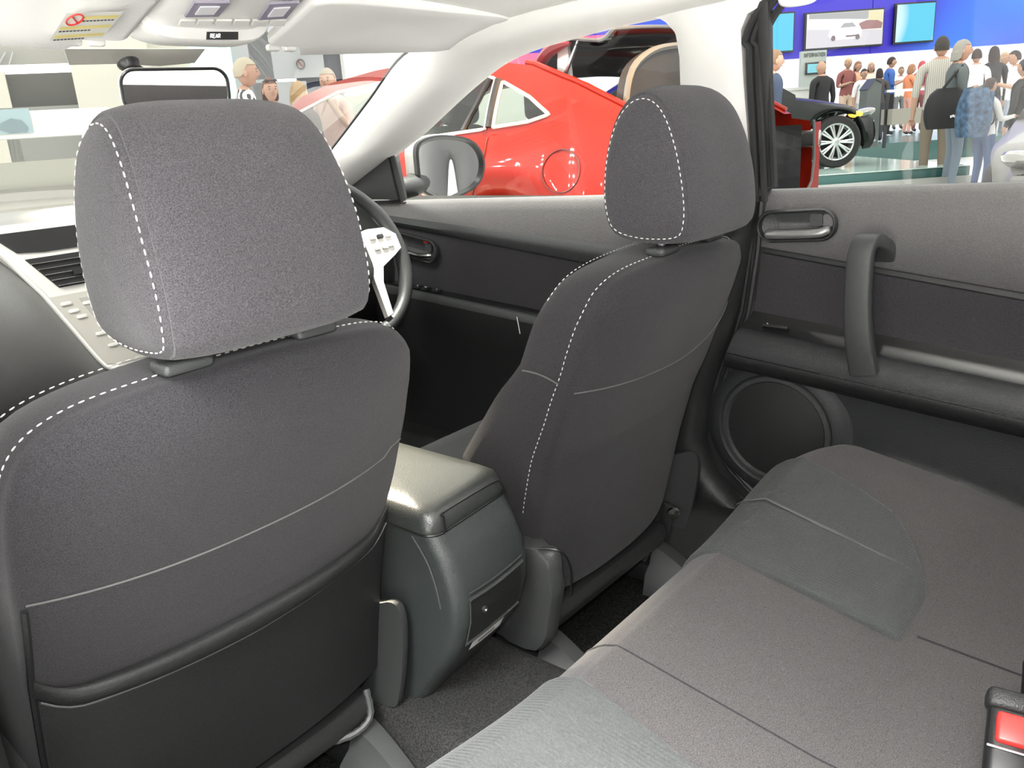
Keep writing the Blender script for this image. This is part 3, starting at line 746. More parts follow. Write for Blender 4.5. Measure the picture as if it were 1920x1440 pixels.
# passenger side lower dash, a bulging pod that meets the stack edge
P = []
xend = lambda z: itp(z, [.45, .53, .62, .69, .72, .80, .82], [-.10, -.112, -.150, -.178, -.195, -.250, -.265])
for y, z in cr([(1.085, .818), (1.03, .806), (.96, .78), (.91, .735), (.88, .68), (.875, .62), (.89, .56), (.93, .50), (1.0, .45)], 3):
    P.append([(lerp(-.73, xend(z), u), lerp(1.005+.38*(z-.7), y, 1-u**9) if y < 1.0 else y, z) for u in np.r_[np.linspace(0, .8, 10), np.linspace(.83, 1, 14)]])
build('glovebox_pod', grid(P), mat('pod_vinyl', (.13, .13, .127), .42, bump=.4, bscale=450, spec=.5), DASH)
P = []
for x in np.linspace(.165, .70, 26):
    row = []; e = sm((x-.165)/.10)
    for y, z in ((1.085, .80), (1.03, .78), (.99, .74), (.97, .68), (.97, .60), (.99, .52), (1.05, .44)):
        row.append((x, lerp(1.06, y, e), z))
    P.append(row)
build('driver_side_fascia', grid(P), PLA, DASH)
build('toe_board', rbox((0, 1.25, .30), (1.4, .1, .7), .02, 1), BLACK, DASH)
# centre stack plane
SP0, SPN = np.array((0, 1.0, .70)), np.array((0, -1., .38)); SPN = SPN/np.linalg.norm(SPN)
SUX = np.array((1., 0, 0)); SUZ = np.cross(SPN, SUX); SUZ = SUZ if SUZ[2] > 0 else -SUZ
def stk(x, v, off=0.): return SP0+SUX*x+SUZ*v+SPN*off
def stk_uv(px, py): q = pickp(px, py, SP0, SPN)-SP0; return q@SUX, q@SUZ
def sym(poly): return poly+[(-x, v) for x, v in reversed(poly)]
fr_o = sym([(-.262, .145), (-.235, .105), (-.195, .025), (-.180, -.005), (-.150, -.085), (-.118, -.165), (-.095, -.172)])
build('stack_frame', prism([stk(x, v, -.03) for x, v in fr_o], SPN, .03), SILV, DASH, angle=30)
edge = [stk(x, v, .002) for x, v in fr_o[:7]]
for sg in (1, -1): build('frame_edge', tube(cr([(sg*p[0], p[1], p[2]) for p in edge], 4), .005, 8), SILV, DASH)
build('display', prism([stk(x, v, .0005) for x, v in sym([(-.235, .128), (-.200, .088), (-.15, .083)])], SPN, .003), BLACK, DASH, smooth=False)
vent_o = sym([(-.190, .073), (-.150, .010), (-.148, .008)])
vt = build('air_vent', prism([stk(x, v, .0005) for x, v in vent_o], SPN, .002), BLACK, DASH, smooth=False)
for i in range(5):
    v = .062-.0125*i; hw = .187-.0085*i-.004
    build('vent_slat', prism([stk(-hw, v, .002), stk(hw, v, .002), stk(hw, v-.0016, .007), stk(-hw, v-.0016, .007)], SPN, .002), SILV, vt, smooth=False)
build('vent_tab', prism([stk(-.115, .037, .006), stk(-.088, .037, .006), stk(-.088, .026, .006), stk(-.115, .026, .006)], SPN, .006), BLACK, vt)
build('stack_face', prism([stk(x, v, .0005) for x, v in sym([(-.176, -.008), (-.116, -.160), (-.09, -.166)])], SPN, .0015), mat('stack_silver', (.40, .385, .35), .4, metal=.3), DASH, smooth=False)
build('radio_face', prism([stk(x, v, .002) for x, v in sym([(-.120, -.020), (-.118, -.03), (-.075, -.135)])], SPN, .0015), mat('radio_silver', (.30, .29, .27), .45, metal=.3), DASH, smooth=False)
for x, v in ((-.148, -.022), (-.139, -.039), (-.128, -.053), (-.105, -.094), (-.09, -.122), (-.108, -.028), (-.095, -.05), (-.08, -.07)):
    for sg in (-1, 1):
        bt = build('button', plate(stk(sg*abs(x), v-.004, .002), SUX, SUZ, .020, .007, .003, .0035), SILV, DASH)
# binnacle, column, stalk
build('binnacle_hood', lathe([(.10, -.02), (.13, .05), (.135, .12), (.12, .17)], (.35, 1.10, .76), (0, -1, .25), 20, pi*.0, pi*2), PLA, DASH)
build('gauge_ring', lathe([(.045, 0), (.05, .006), (.046, .008)], (.42, 1.0, .745), (0, -1, .3), 24), CHROME, DASH)

# ================================================================== STEERING WHEEL
WC = np.array((.345, .755, .695)); wn = np.array((0, -cos(radians(24)), sin(radians(24)))); wx = np.array((1., 0, 0)); wz = np.cross(wn, wx); wz = wz if wz[2] > 0 else -wz
def wh(x, z, o=0.): return WC+wx*x+wz*z+wn*o
SW = root('steering_wheel', tuple(wh(0, -.19)), 'black leather steering wheel with silver spokes in front of driver seat', 'steering wheel')
build('rim', tube([wh(.188*cos(a), .186*sin(a)) for a in np.linspace(0, 2*pi, 49)[:-1]], [.0155+.002*(abs(cos(a)) > .8) for a in np.linspace(0, 2*pi, 49)[:-1]], 12, closed=True), mat('wheel_leather', (.028, .029, .03), .45, bump=.2, bscale=400), SW)
build('airbag_pad', plate(wh(0, -.008, -.012), wx, wz, .155, .15, .055, .045, .5), PLA, SW)
build('column', tube([wh(0, 0, -.02), wh(0, 0, -.12)], .05, 16), PLA, SW)
for sg in (-1, 1):
    sp_ = build('spoke', prism([wh(sg*x, z, .004) for x, z in ((.055, .045), (.10, .052), (.150, .050), (.178, .030), (.178, -.005), (.150, -.020), (.105, -.040), (.088, -.075), (.080, -.15), (.062, -.155), (.066, -.05))], wn, .014), mat('spoke_silver', (.62, .60, .57), .4, metal=.2), SW, angle=30)
    for i, (x, z) in enumerate(((.105, .03), (.128, .03), (.152, .030), (.108, .004), (.131, .004), (.150, .006))):
        build('spoke_button', plate(wh(sg*x, z, .018), wx, wz, .018, .010, .003, .004), SILV if i != 1 else BLACK, sp_)
st = root('indicator_stalk', tuple(wh(.06, .03, -.09)), 'short grey control stalk behind the steering wheel', 'stalk')
build('stalk_arm', tube([wh(.05, .03, -.09), wh(.11, .055, -.075), wh(.15, .06, -.07)], [.008, .007, .012], 8), PLAG, st)
build('stalk_cap', tube([wh(.15, .06, -.07), wh(.185, .063, -.065)], [.013, .011], 8), SILV, st)

# ================================================================== SUN VISORS, ROOF CONSOLE, MIRROR
def visor(name, x0, x1, lab, sg, notch):
    r = root(name, ((x0+x1)/2, .53, 1.13), lab, 'sun visor')
    # outline in (u across, v front->rear)
    def pt(x, v, o): # v 0 front edge, 1 rear edge
        y = lerp(.615, .425, v); z = lerp(1.112, 1.176, v)+.012*sin(pi*v)-.012*max(0, (abs(x)-.45)/.2)**2+.030*max(0, (abs(x)-.45)/.2)*(1-v)
        return (x, y, z+o)
    P = []
    for o, s in ((0.010, .985), (.004, 1.0), (-.003, 1.0), (-.008, .985), (-.010, .95), (-.011, .6), (-.011, .05)):
        w, h = abs(x1-x0), 1.0; cx = (x0+x1)/2; ring = []
        for a, b in rpoly2(1, 1, .16, 6):
            u = a*s; v = .5+b*s
            x = cx+u*w; f_ = sg*u
            cut = notch*sm((-.34-f_)/.02) if b < 0 else 0
            ring.append(pt(x, max(v, cut*.14), o))
        P.append(ring)
    build('visor_board', grid(P, cv=True, capu=True), VISOR, r)
    for k in (0, 1):
        xx = (x0 if sg > 0 else x1)+sg*(.035+.035*k)
        build('visor_clip', rbox((xx, .622, 1.117), (.026, .014, .012), .005, 3), TRIMW, r)
    return r
VR = visor('sun_visor', .125, .655, 'pale sun visor above the driver side windscreen', 1, 1)
VL = visor('sun_visor', -.655, -.125, 'pale sun visor with a yellow and red warning label', -1, 1)
VPL = lambda px, py: pickp(px, py, (-.3, .52, 1.142), np.cross((1, 0, 0), (0, .19, -.064)))
lab4 = [VPL(*p) for p in ((119, 8), (227, 5), (187, 54), (87, 60))]
vn = np.array([0, -.32, -.947])
def quadpt(u, v, o=.0): 
    a = lerp(lab4[0], lab4[1], u); b = lerp(lab4[3], lab4[2], u); return lerp(a, b, v)+vn*o
LBL = mat('label_paper', (.74, .73, .69), .6); YEL = mat('label_yellow', (.72, .60, .22), .6)
wl = build('warning_label', (lambda: grid([[quadpt(u, v, .0125) for u in np.linspace(0, 1, 6)] for v in np.linspace(0, 1, 4)]))(), LBL, VL)
for v in (.12, .48, .80):
    build('warning_band', grid([[quadpt(u, v+dv, .0130) for u in (.04 if v > .4 else .34, .96)] for dv in (0, .11)]), YEL, wl)
    for k in range(9):
        u = (.36 if v < .4 else .06)+k*.065
        build('text_line', grid([[quadpt(u_, v+.15+dv, .0131) for u_ in (u, u+.05)] for dv in (0, .05)]), INK, wl)
cc_ = (.20, .22)
build('ban_ring', tube([quadpt(cc_[0]+.135*cos(a), cc_[1]+.19*sin(a), .0135) for a in np.linspace(0, 2*pi, 25)[:-1]], .0012, 5, closed=True), REDP, wl)
build('ban_bar', tube([quadpt(cc_[0]-.09, cc_[1]-.13, .0135), quadpt(cc_[0]+.09, cc_[1]+.13, .0135)], .0012, 5), REDP, wl)

OHC = root('roof_console', (-.005, .5, 1.12), 'pale roof console with two reading lamps and a display reading REAR', 'roof console')
OCM = mat('roof_console_plastic', (.84, .83, .81), .5, spec=.4)
P = []
for x in np.linspace(-.125, .11, 20):
    e = 1-abs((x+.0075)/.118)**6; row = []
    for y, z in ((.635, 1.135), (.622, 1.118), (.60, 1.1125), (.575, 1.1125), (.556, 1.114), (.551, 1.118), (.549, 1.134), (.543, 1.138), (.50, 1.150), (.42, 1.172), (.33, 1.188), (.30, 1.20)):
        row.append((x, y, z+(1-e)*.03))
    P.append(row)
build('console_shell', grid(P), OCM, OHC)
OC0 = np.array((0, .585, 1.1125)); 
ry = lambda px, py: pick(px, py, 1, .547)
d4 = [ry(*p) for p in ((389, 59), (446, 59), (446, 74), (389, 74))]
build('display', prism([p+np.array([0, -.001, -.0005]) for p in d4], (0, 1, .1), .006), BLACK, OHC, smooth=False)
# REAR lettering on the display
def letters(word, org, ux, uy, h, th, par, m, name='letter', adv=.82):
    G = {'R': [((0, 0), (0, 1)), ((0, 1), (.5, 1)), ((.5, 1), (.55, .75)), ((.55, .75), (.5, .5)), ((.5, .5), (0, .5)), ((.25, .5), (.58, 0))],
         'E': [((0, 0), (0, 1)), ((0, 1), (.55, 1)), ((0, .5), (.48, .5)), ((0, 0), (.55, 0))],
         'A': [((0, 0), (.3, 1)), ((.3, 1), (.6, 0)), ((.12, .36), (.48, .36))], 'I': [((.15, 0), (.15, 1))],
         'N': [((0, 0), (0, 1)), ((0, 1), (.55, 0)), ((.55, 0), (.55, 1))], 'F': [((0, 0), (0, 1)), ((0, 1), (.55, 1)), ((0, .5), (.45, .5))],
         'O': [((.1, 0), (.5, 0)), ((.5, 0), (.6, .2)), ((.6, .2), (.6, .8)), ((.6, .8), (.5, 1)), ((.5, 1), (.1, 1)), ((.1, 1), (0, .8)), ((0, .8), (0, .2)), ((0, .2), (.1, 0))],
         'M': [((0, 0), (0, 1)), ((0, 1), (.35, .4)), ((.35, .4), (.7, 1)), ((.7, 1), (.7, 0))], 'T': [((.3, 0), (.3, 1)), ((0, 1), (.6, 1))]}
    org = np.array(org, float); ux = np.array(ux, float); uy = np.array(uy, float); x = 0
    for ch in word:
        mb = MB()
        for a, b in G[ch]: mb.addp(tube([org+(ux*(x+a[0])+uy*a[1])*h, org+(ux*(x+b[0])+uy*b[1])*h], th, 4))
        build(name, mb, m, par, smooth=False); x += (.5 if ch == 'I' else .95 if ch == 'M' else adv)
GLOW = mat('display_glow', (.9, .9, .9), .5, emit=(1, 1, 1), estr=1.0)
du = (d4[1]-d4[0]); du /= np.linalg.norm(du); dv_ = (d4[0]-d4[3]); hh = np.linalg.norm(dv_); dv_ /= hh
letters('REAR', d4[3]+du*.004+dv_*hh*.28+np.array([0, -.002, -.001]), du, dv_, .0058, .00045, OHC, GLOW)
LENS = mat('lamp_lens', (.34, .31, .40), .15, spec=.8); LENS2 = mat('lamp_diffuser', (.86, .85, .9), .3)
opl = lambda px, py: pickp(px, py, (0, .46, 1.158), np.cross((1, 0, 0), (0, .08, -.024)))
for q in (((363, 0), (430, 0), (408, 26), (345, 27)), ((505, 3), (560, 0), (535, 30), (483, 33))):
    p4 = [opl(*p) for p in q]; cen = sum(p4)/4; on = np.array([0, -.29, -.957])
    ll = build('reading_lamp', prism([p+on*.0005 for p in p4], on, .004), LENS, OHC, smooth=False)
    build('lamp_diffuser', prism([lerp(cen, p, .55)+on*.004 for p in p4], on, .002), LENS2, ll, smooth=False)
for px in range(338, 530, 34):
    p4 = [pickp(x, y, (0, .52, 1.141), np.cross((1, 0, 0), (0, .045, -.019))) for x, y in ((px, 36), (px+28, 36), (px+24, 46), (px-4, 46))]
    build('roof_button', prism(p4, (0, -.39, -.92), .003), TRIMW, OHC, smooth=False)

MIR = root('rear_view_mirror', (0, .70, 1.02), 'interior rear-view mirror in a pale rimmed black frame on the windscreen', 'mirror')
mc = np.array((.003, .70, 1.052)); mn = np.array((-.22, -1, -.130)); mn /= np.linalg.norm(mn); mu = np.cross((0, 0, 1.), mn); mu = -mu if mu[0] < 0 else mu; mu /= np.linalg.norm(mu); mv = np.cross(mn, mu); mv = -mv if mv[2] < 0 else mv
mu_ = mu if np.cross(mu, mv)@mn > 0 else -mu
def mring(w, h, r, o): return [mc+mu*x+mv*z*(1)+mn*o for x, z in rpoly2(w, h, r, 6)]
build('mirror_shell', grid([mring(.10, .03, .014, -.04), mring(.15, .05, .02, -.032), mring(.184, .070, .024, -.015), mring(.190, .076, .026, .0), mring(.187, .074, .025, .003)], cv=True, capu=False), SILV, MIR)
build('mirror_rim', tube(mring(.183, .070, .024, .003), .0028, 8, closed=True), BLACK, MIR)
g_ = mring(.180, .067, .022, .002); build('mirror_glass', (g_, [tuple(range(len(g_)))]), MIRR, MIR, smooth=False)
sb_ = pick(240, 118, 1, .745)
build('mirror_mount', lathe([(.002, .014), (.012, .012), (.018, .004), (.019, 0)], sb_, (0, -.5, -.86), 16), BLACK, MIR)
build('mirror_stem', tube([sb_, mc+mn*-.03], [.008, .007], 8), BLACK, MIR)
# dark dotted band behind the mirror on the windscreen
fp = [pickp(x, y, (0, .70, 1.135), (0, .32, .95)) for x, y in ((120, 92), (385, 92), (365, 118), (300, 124), (215, 120), (130, 122))]
build('windscreen_band', prism(fp, (0, .1, .05), .02), mat('frit_band', (.40, .385, .36), .6), W1, smooth=False)
# coat grip above rear window
gr = root('coat_hook', (.655, -.15, 1.115), 'small white coat hook above the rear right window', 'coat hook')
build('hook_bar', tube(cr([(.662, -.118, 1.140), (.655, -.122, 1.124), (.652, -.135, 1.1185), (.652, -.165, 1.1185), (.655, -.178, 1.124), (.662, -.182, 1.140)], 5), .006, 10), TRIMW, gr)
build('hook_base', rbox((.668, -.15, 1.142), (.02, .085, .02), .008, 3), TRIMW, gr)
# left side of the roof and left front pillar (outside the frame to the left)
build('trim_6', grid([[(-p[0], p[1], p[2]) for p in r_] for r_ in P_A] if 'P_A' in globals() else [[(-.60, y, head_z(.6, y)), (-.68, y, head_z(.6, y)-.03)] for y in np.linspace(-1.05, .6, 12)]), TRIMW, label='off-white roof rail trim on the passenger side', cat='roof trim', kind='structure')
# ================================================================== THE HALL
HF = np.array([sin(YAW), cos(YAW)]); HR = np.array([cos(YAW), -sin(YAW)])
def H(a, b, z): p = CAM[:2]+HF*a+HR*b; return np.array([p[0], p[1], z])
FZ = -.12
HFLOOR = mat('hall_floor', (.70, .70, .67), .35, var=.08, vscale=2, spec=.5)
build('floor_hall', grid([[(x, y, FZ) for y in np.linspace(-25, 55, 12)] for x in np.linspace(-30, 50, 12)]), HFLOOR, smooth=False, label='pale grey exhibition hall floor outside the car', cat='floor', kind='structure')
def emat(name, col, s, base=None, rough=.5):
    return mat(name, base or col, rough, emit=col, estr=s)
def hpan(b0, b1, z0, z1, a, th=.06):
    return rbox(H(a, (b0+b1)/2, (z0+z1)/2), (abs(b1-b0), th, z1-z0), 0, 1, (0, 0, -YAW))
def hpx(px, py, a):
    """hall wall coordinates (b, z) seen at a pixel on the wall at distance a"""
    dd = MC.T @ np.array([(px-960)/FPX, -(py-720)/FPX, 1]); t = a/(dd[:2]@HF); p = CAM+t*dd
    return (p[:2]-CAM[:2])@HR, p[2]
# blue backlit stand wall with a colour wash
BW = bpy.data.materials.new('blue_light_wall'); BW.use_nodes = True
nt = BW.node_tree; pb = nt.nodes['Principled BSDF']; tc = nt.nodes.new('ShaderNodeTexCoord'); nz = nt.nodes.new('ShaderNodeTexNoise'); nz.inputs['Scale'].default_value = .16; nz.inputs['Detail'].default_value = 1
rp = nt.nodes.new('ShaderNodeValToRGB'); rp.color_ramp.elements[0].position = .50; rp.color_ramp.elements[1].position = .80
rp.color_ramp.elements[0].color = (.030, .016, .42, 1); rp.color_ramp.elements[1].color = (.03, .26, .85, 1)
nt.links.new(tc.outputs['Object'], nz.inputs['Vector']); nt.links.new(nz.outputs['Fac'], rp.inputs['Fac']); nt.links.new(rp.outputs['Color'], pb.inputs['Emission Color']); nt.links.new(rp.outputs['Color'], pb.inputs['Base Color']); pb.inputs['Emission Strength'].default_value = .17
WA = 27.0
zbot = hpx(1700, 96, WA)[1]
bw = root('light_wall', H(WA, 12, zbot), 'tall blue backlit stand wall carrying three video screens', 'wall')
for i in range(7):
    b0 = -4+i*5.2
    build('wall_panel', hpan(b0, b0+5.17, zbot, zbot+7.5, WA, .3), BW, bw, smooth=False)
# white lit display bay below the blue wall
build('wall_bay', hpan(-6, 34, FZ, zbot+.2, WA+2.2, .2), mat('bay_white', (.8, .8, .76), .6, emit=(1, .98, .93), estr=.55), smooth=False, label='bright white lit display bay under the blue wall', cat='wall', kind='structure')
CYAN = bpy.data.materials.new('screen_cyan'); CYAN.use_nodes = True; nt = CYAN.node_tree; pb = nt.nodes['Principled BSDF']
tc = nt.nodes.new('ShaderNodeTexCoord'); wv = nt.nodes.new('ShaderNodeTexWave'); wv.inputs['Scale'].default_value = .22; wv.inputs['Distortion'].default_value = 5; wv.inputs['Detail'].default_value = 1
rp = nt.nodes.new('ShaderNodeValToRGB'); rp.color_ramp.elements[0].position = .55; rp.color_ramp.elements[1].position = .98
rp.color_ramp.elements[0].color = (.09, .55, .80, 1); rp.color_ramp.elements[1].color = (.75, .9, .9, 1)
nt.links.new(tc.outputs['Object'], wv.inputs['Vector']); nt.links.new(wv.outputs['Fac'], rp.inputs['Fac']); nt.links.new(rp.outputs['Color'], pb.inputs['Emission Color']); pb.inputs['Base Color'].default_value = (.02, .1, .14, 1); pb.inputs['Emission Strength'].default_value = .40
PALE = emat('screen_pale', (.95, .93, .92), .40, (.1, .1, .1))
def screen(name, q, m, lab):
    (b0, z0), (b1, z1) = hpx(q[0], q[3], WA-.3), hpx(q[2], q[1], WA-.3)
    r = root(name, H(WA-.25, (b0+b1)/2, z0), lab, 'screen')
    build('screen_face', hpan(b0, b1, z0, z1, WA-.36, .04), m, r, smooth=False)
    build('screen_back', hpan(b0-.05, b1+.05, z0-.05, z1+.05, WA-.26, .12), BLACK, r, smooth=False)
    return r, b0, b1, z0, z1
screen('video_screen', (1418, 25, 1487, 99), CYAN, 'pale cyan video screen cut by the rear window edge, leftmost of three')
s2, b0, b1, z0, z1 = screen('video_screen', (1510, 18, 1655, 92), PALE, 'wide video screen showing a white car, middle of three')
# the white car in the picture, flat on the screen
def onscr(u, v, o=.0): return H(WA-.385-o, lerp(b0, b1, u), lerp(z0, z1, v))
def flat(name, poly, m, o=.0): 
    n = np.array([-HF[0], -HF[1], 0]); return build(name, prism([onscr(u, v, o) for u, v in poly], n, .01), m, s2, smooth=False)
G1 = emat('picture_grey', (.42, .42, .44), .36, (.1, .1, .1)); G2 = emat('picture_dark', (.16, .12, .13), .5, (.05, .05, .05)); G3 = emat('picture_maroon', (.32, .14, .14), .5, (.05, .05, .05)); G4 = emat('picture_road', (.66, .62, .68), .42, (.1, .1, .1)); G5 = emat('picture_yellow', (.82, .72, .42), .4, (.1, .1, .1))
flat('picture_road', [(0, 0), (1, 0), (1, .42), (0, .55)], G4)
flat('picture_trees', [(.02, .86), (.5, .80), (.78, .75), (.86, .9), (.86, .99), (.02, .99)], G1)
flat('picture_building', [(.80, .62), (.99, .62), (.99, .99), (.80, .99)], G5, .004)
flat('picture_car', [(.64, .56), (.70, .66), (.78, .72), (.92, .70), (.99, .62), (.98, .46), (.66, .46)], G3, .012)
WCAR = emat('picture_white', (1, 1, 1), .55, (.1, .1, .1))
flat('picture_car', [(.28, .34), (.30, .48), (.40, .54), (.46, .70), (.60, .72), (.68, .60), (.72, .44), (.72, .26), (.60, .20), (.40, .20), (.30, .26)], WCAR, .02)
flat('picture_car_glass', [(.43, .54), (.475, .67), (.59, .68), (.645, .55)], G1, .034)
flat('picture_car_grille', [(.50, .31), (.68, .32), (.67, .27), (.52, .26)], G2, .034)
for u in (.345, .665): flat('picture_car_wheel', [(u+.03*cos(a), .25+.085*sin(a)) for a in np.linspace(0, 2*pi, 13)[:-1]], G2, .034)
screen('video_screen', (1677, 5, 1752, 80), CYAN, 'square cyan video screen with a white curve, rightmost of three')

# raised stand floor for the crowd
STZ = .22
TEAL = mat('stage_teal', (.05, .13, .12), .25, var=.1, vscale=2, spec=.6); STG = mat('stage_grey', (.30, .31, .29), .5)
stg = build('floor_stage', rbox(H(22, 16, (FZ+STZ)/2), (38, 13, STZ-FZ), 0, 1, (0, 0, -YAW)), TEAL, smooth=False, label='raised teal stand floor under the far crowd', cat='floor', kind='structure')
# ---- information kiosk
KA = 17.0
b0, zt = hpx(1501, 97, KA); b1, _ = hpx(1548, 97, KA)
KI = root('information_kiosk', H(KA, (b0+b1)/2, STZ), 'tall grey-green kiosk panel lettered INFORMATION with a teal screen', 'kiosk')
build('kiosk_panel', hpan(b0, b1, STZ, zt, KA, .12), mat('kiosk_grey', (.36, .40, .37), .4), KI, smooth=False)
s0, s1 = hpx(1507, 141, KA), hpx(1544, 116, KA)
build('kiosk_bezel', hpan(s0[0], s1[0], s0[1], s1[1], KA-.08, .05), BLACK, KI, smooth=False)
build('kiosk_screen', hpan(s0[0]+.03, s1[0]-.03, s0[1]+.03, s1[1]-.03, KA-.11, .02), emat('screen_teal', (.16, .45, .52), .6, (.02, .05, .06)), KI, smooth=False)
lo = hpx(1505, 108, KA); letters('INFORMATION', H(KA-.07, lo[0], lo[1]), (HR[0]*.76, HR[1]*.76, 0), (0, 0, 1), .066, .007, KI, mat('kiosk_ink', (.12, .14, .13), .6), adv=.80)
cb = hpx(1480, 160, KA)
CT = root('display_counter', H(KA-.8, cb[0], STZ), 'white low display counter left of the information kiosk', 'counter')
build('counter_body', hpan(cb[0]-.7, cb[0]+.22, STZ, cb[1]-.12, KA-.8, .5), mat('counter_white', (.75, .75, .72), .5), CT, smooth=False)
build('counter_top', hpan(cb[0]-.75, cb[0]+.25, cb[1]-.12, cb[1]-.07, KA-.8, .56), mat('counter_top', (.6, .62, .6), .3), CT, smooth=False)
bn = hpx(1637, 185, 14.5)
BN = root('grey_bin', H(14.5, bn[0], STZ), 'dark grey slanted stand pillar in front of the crowd', 'bin')
build('bin_body', prism([H(14.5, bn[0]+x, STZ+z) for x, z in ((-.13, 0), (.13, 0), (.13, 1.02), (.02, 1.08), (-.10, .92))], (HF[0], HF[1], 0), .3), mat('bin_grey', (.10, .115, .11), .5), BN, smooth=False)
build('bin_lid', prism([H(14.48, bn[0]+x, STZ+z) for x, z in ((-.10, .925), (.02, 1.085), (.13, 1.025), (.13, 1.045), (.02, 1.105), (-.11, .94))], (HF[0], HF[1], 0), .34), mat('bin_lid', (.05, .06, .06), .4), BN, smooth=False)
rb = hpx(1705, 182, 14.0)
RB = root('rail_barrier', H(14.0, rb[0], STZ), 'low dark display bench with silver rail behind the grey-shirted woman', 'bench')
build('bench_block', hpan(rb[0]-.35, rb[0]+.35, STZ+.36, STZ+.60, 14.0, .4), mat('bench_beige', (.26, .25, .21), .5), RB, smooth=False)
build('bench_rail', hpan(rb[0]-.38, rb[0]+.38, STZ+.86, STZ+.90, 14.0, .05), STEEL, RB, smooth=False)
for k in (-.36, .36): build('rail_post', hpan(rb[0]+k-.02, rb[0]+k+.02, STZ, STZ+.88, 14.0, .05), BLACK, RB, smooth=False)

# ---- walls seen through the windscreen
LA = radians(27)
LF = np.array([sin(LA), cos(LA)]); LR = np.array([cos(LA), -sin(LA)])
def lpx(px, py, a):
    dd = MC.T @ np.array([(px-960)/FPX, -(py-720)/FPX, 1]); t = a/(dd[:2]@LF); p = CAM+t*dd
    return (p[:2]-CAM[:2])@LR, p[2]
def lpan(x0, y0, x1, y1, a, th=.1, zmin=None):
    b0, zl = lpx(x0, y1, a); b1, zh = lpx(x1, y0, a)
    if zmin is not None: zl = zmin
    q = CAM[:2]+LF*a+LR*(b0+b1)/2
    return rbox((q[0], q[1], (zl+zh)/2), (b1-b0, th, zh-zl), 0, 1, (0, 0, -LA))
LW = root('wall_front', (0, 0, FZ), 'grey panelled hall wall seen through the windscreen', 'wall', kind='structure')
q = CAM[:2]+LF*17; LW.location = (q[0], q[1], FZ)
WG = mat('wall_grey', (.42, .43, .45), .6); WB = mat('wall_beige', (.62, .60, .52), .6); WD = mat('wall_dark', (.05, .05, .048), .6); WN = mat('wall_navy', (.035, .04, .075), .6); WW = mat('wall_white', (.88, .87, .84), .6); WM = mat('wall_mid', (.26, .265, .25), .6)
build('wall_panel', lpan(-420, -150, 155, 135, 17.2, .1), WM, LW, smooth=False)
build('wall_panel', lpan(-420, 135, 8, 240, 17.2, .1, FZ), WB, LW, smooth=False)
build('wall_recess', lpan(8, 135, 157, 205, 17.3, .1), WD, LW, smooth=False)
build('wall_panel', lpan(8, 196, 157, 240, 17.2, .1, FZ), WM, LW, smooth=False)
build('wall_panel', lpan(157, -150, 232, 240, 17.0, .3, FZ), WB, LW, smooth=False)
build('wall_panel', lpan(232, -150, 378, 250, 17.2, .1, FZ), WB, LW, smooth=False)
build('light_strip', lpan(379, -150, 394, 250, 17.15, .1, FZ), emat('strip_cyan', (.5, .95, .9), .5), LW, smooth=False)
build('wall_panel', lpan(395, -150, 472, 250, 17.2, .1, FZ), WG, LW, smooth=False)
build('wall_panel', lpan(473, -150, 573, 150, 17.2, .1), WG, LW, smooth=False)
build('wall_panel', lpan(473, 152, 573, 250, 17.2, .1, FZ), WG, LW, smooth=False)
build('wall_opening', lpan(574, -150, 660, 280, 17.4, .1, FZ), WN, LW, smooth=False)
build('wall_panel', lpan(661, -150, 960, 280, 17.0, .3, FZ), WW, LW, smooth=False)
c0 = lpx(564, 120, 17.1); cq = CAM[:2]+LF*17.12+LR*c0[0]
build('sign_ring', tube([np.array([cq[0], cq[1], c0[1]])+np.array([LR[0], LR[1], 0])*.075*cos(a)+np.array([0, 0, .085])*sin(a) for a in np.linspace(0, 2*pi, 17)[:-1]], .012, 5, closed=True), mat('sign_ink', (.15, .12, .12), .6), LW)
build('sign_bar', tube([np.array([cq[0], cq[1], c0[1]])+np.array([LR[0], LR[1], 0])*s*.05+np.array([0, 0, -.055])*s for s in (-1, 1)], .01, 5), mat('sign_red', (.4, .08, .08), .6), LW)
v0 = lpx(7, 110, 17.1)
for k in range(3):
    a_, b_ = [((-.25, .1), (-.12, -.12)), ((-.12, -.12), (.05, .1)), ((.06, -.10), (.16, .1))][k]
    f3 = lambda t: np.array([*(CAM[:2]+LF*17.1+LR*(v0[0]+t[0])), v0[1]+t[1]])
    build('wall_emblem', tube([f3(a_), f3(b_)], .014, 5), WG, LW)
# white plinth with pale poster, grey ramp
PLN = root('white_plinth', tuple(np.r_[CAM[:2]+LF*10.0+LR*-3.0, FZ]), 'long white display plinth seen through the windscreen', 'plinth')
build('plinth_front', lpan(-500, 202, 205, 292, 10.0, .4), WW, PLN, smooth=False)
build('plinth_base', lpan(-500, 292, 205, 400, 10.1, .3, FZ), mat('plinth_base', (.40, .40, .35), .6), PLN, smooth=False)
pq = lpan(-60, 203, 53, 256, 9.78, .02)
build('poster', pq, mat('poster_blue', (.32, .44, .48), .5), PLN, smooth=False)
pa = [lpx(x, y, 9.76) for x, y in ((0, 232), (20, 222), (40, 226), (53, 240), (50, 247), (20, 250), (0, 244))]
build('poster_car', prism([np.r_[CAM[:2]+LF*9.765+LR*b, z] for b, z in pa], (-LF[0], -LF[1], 0), .005), mat('poster_grey', (.18, .25, .28), .5), PLN, smooth=False)
build('vent_grille', lpan(-500, 362, 205, 398, 9.9, .05), mat('grille_grey', (.25, .25, .22), .6), PLN, smooth=False)
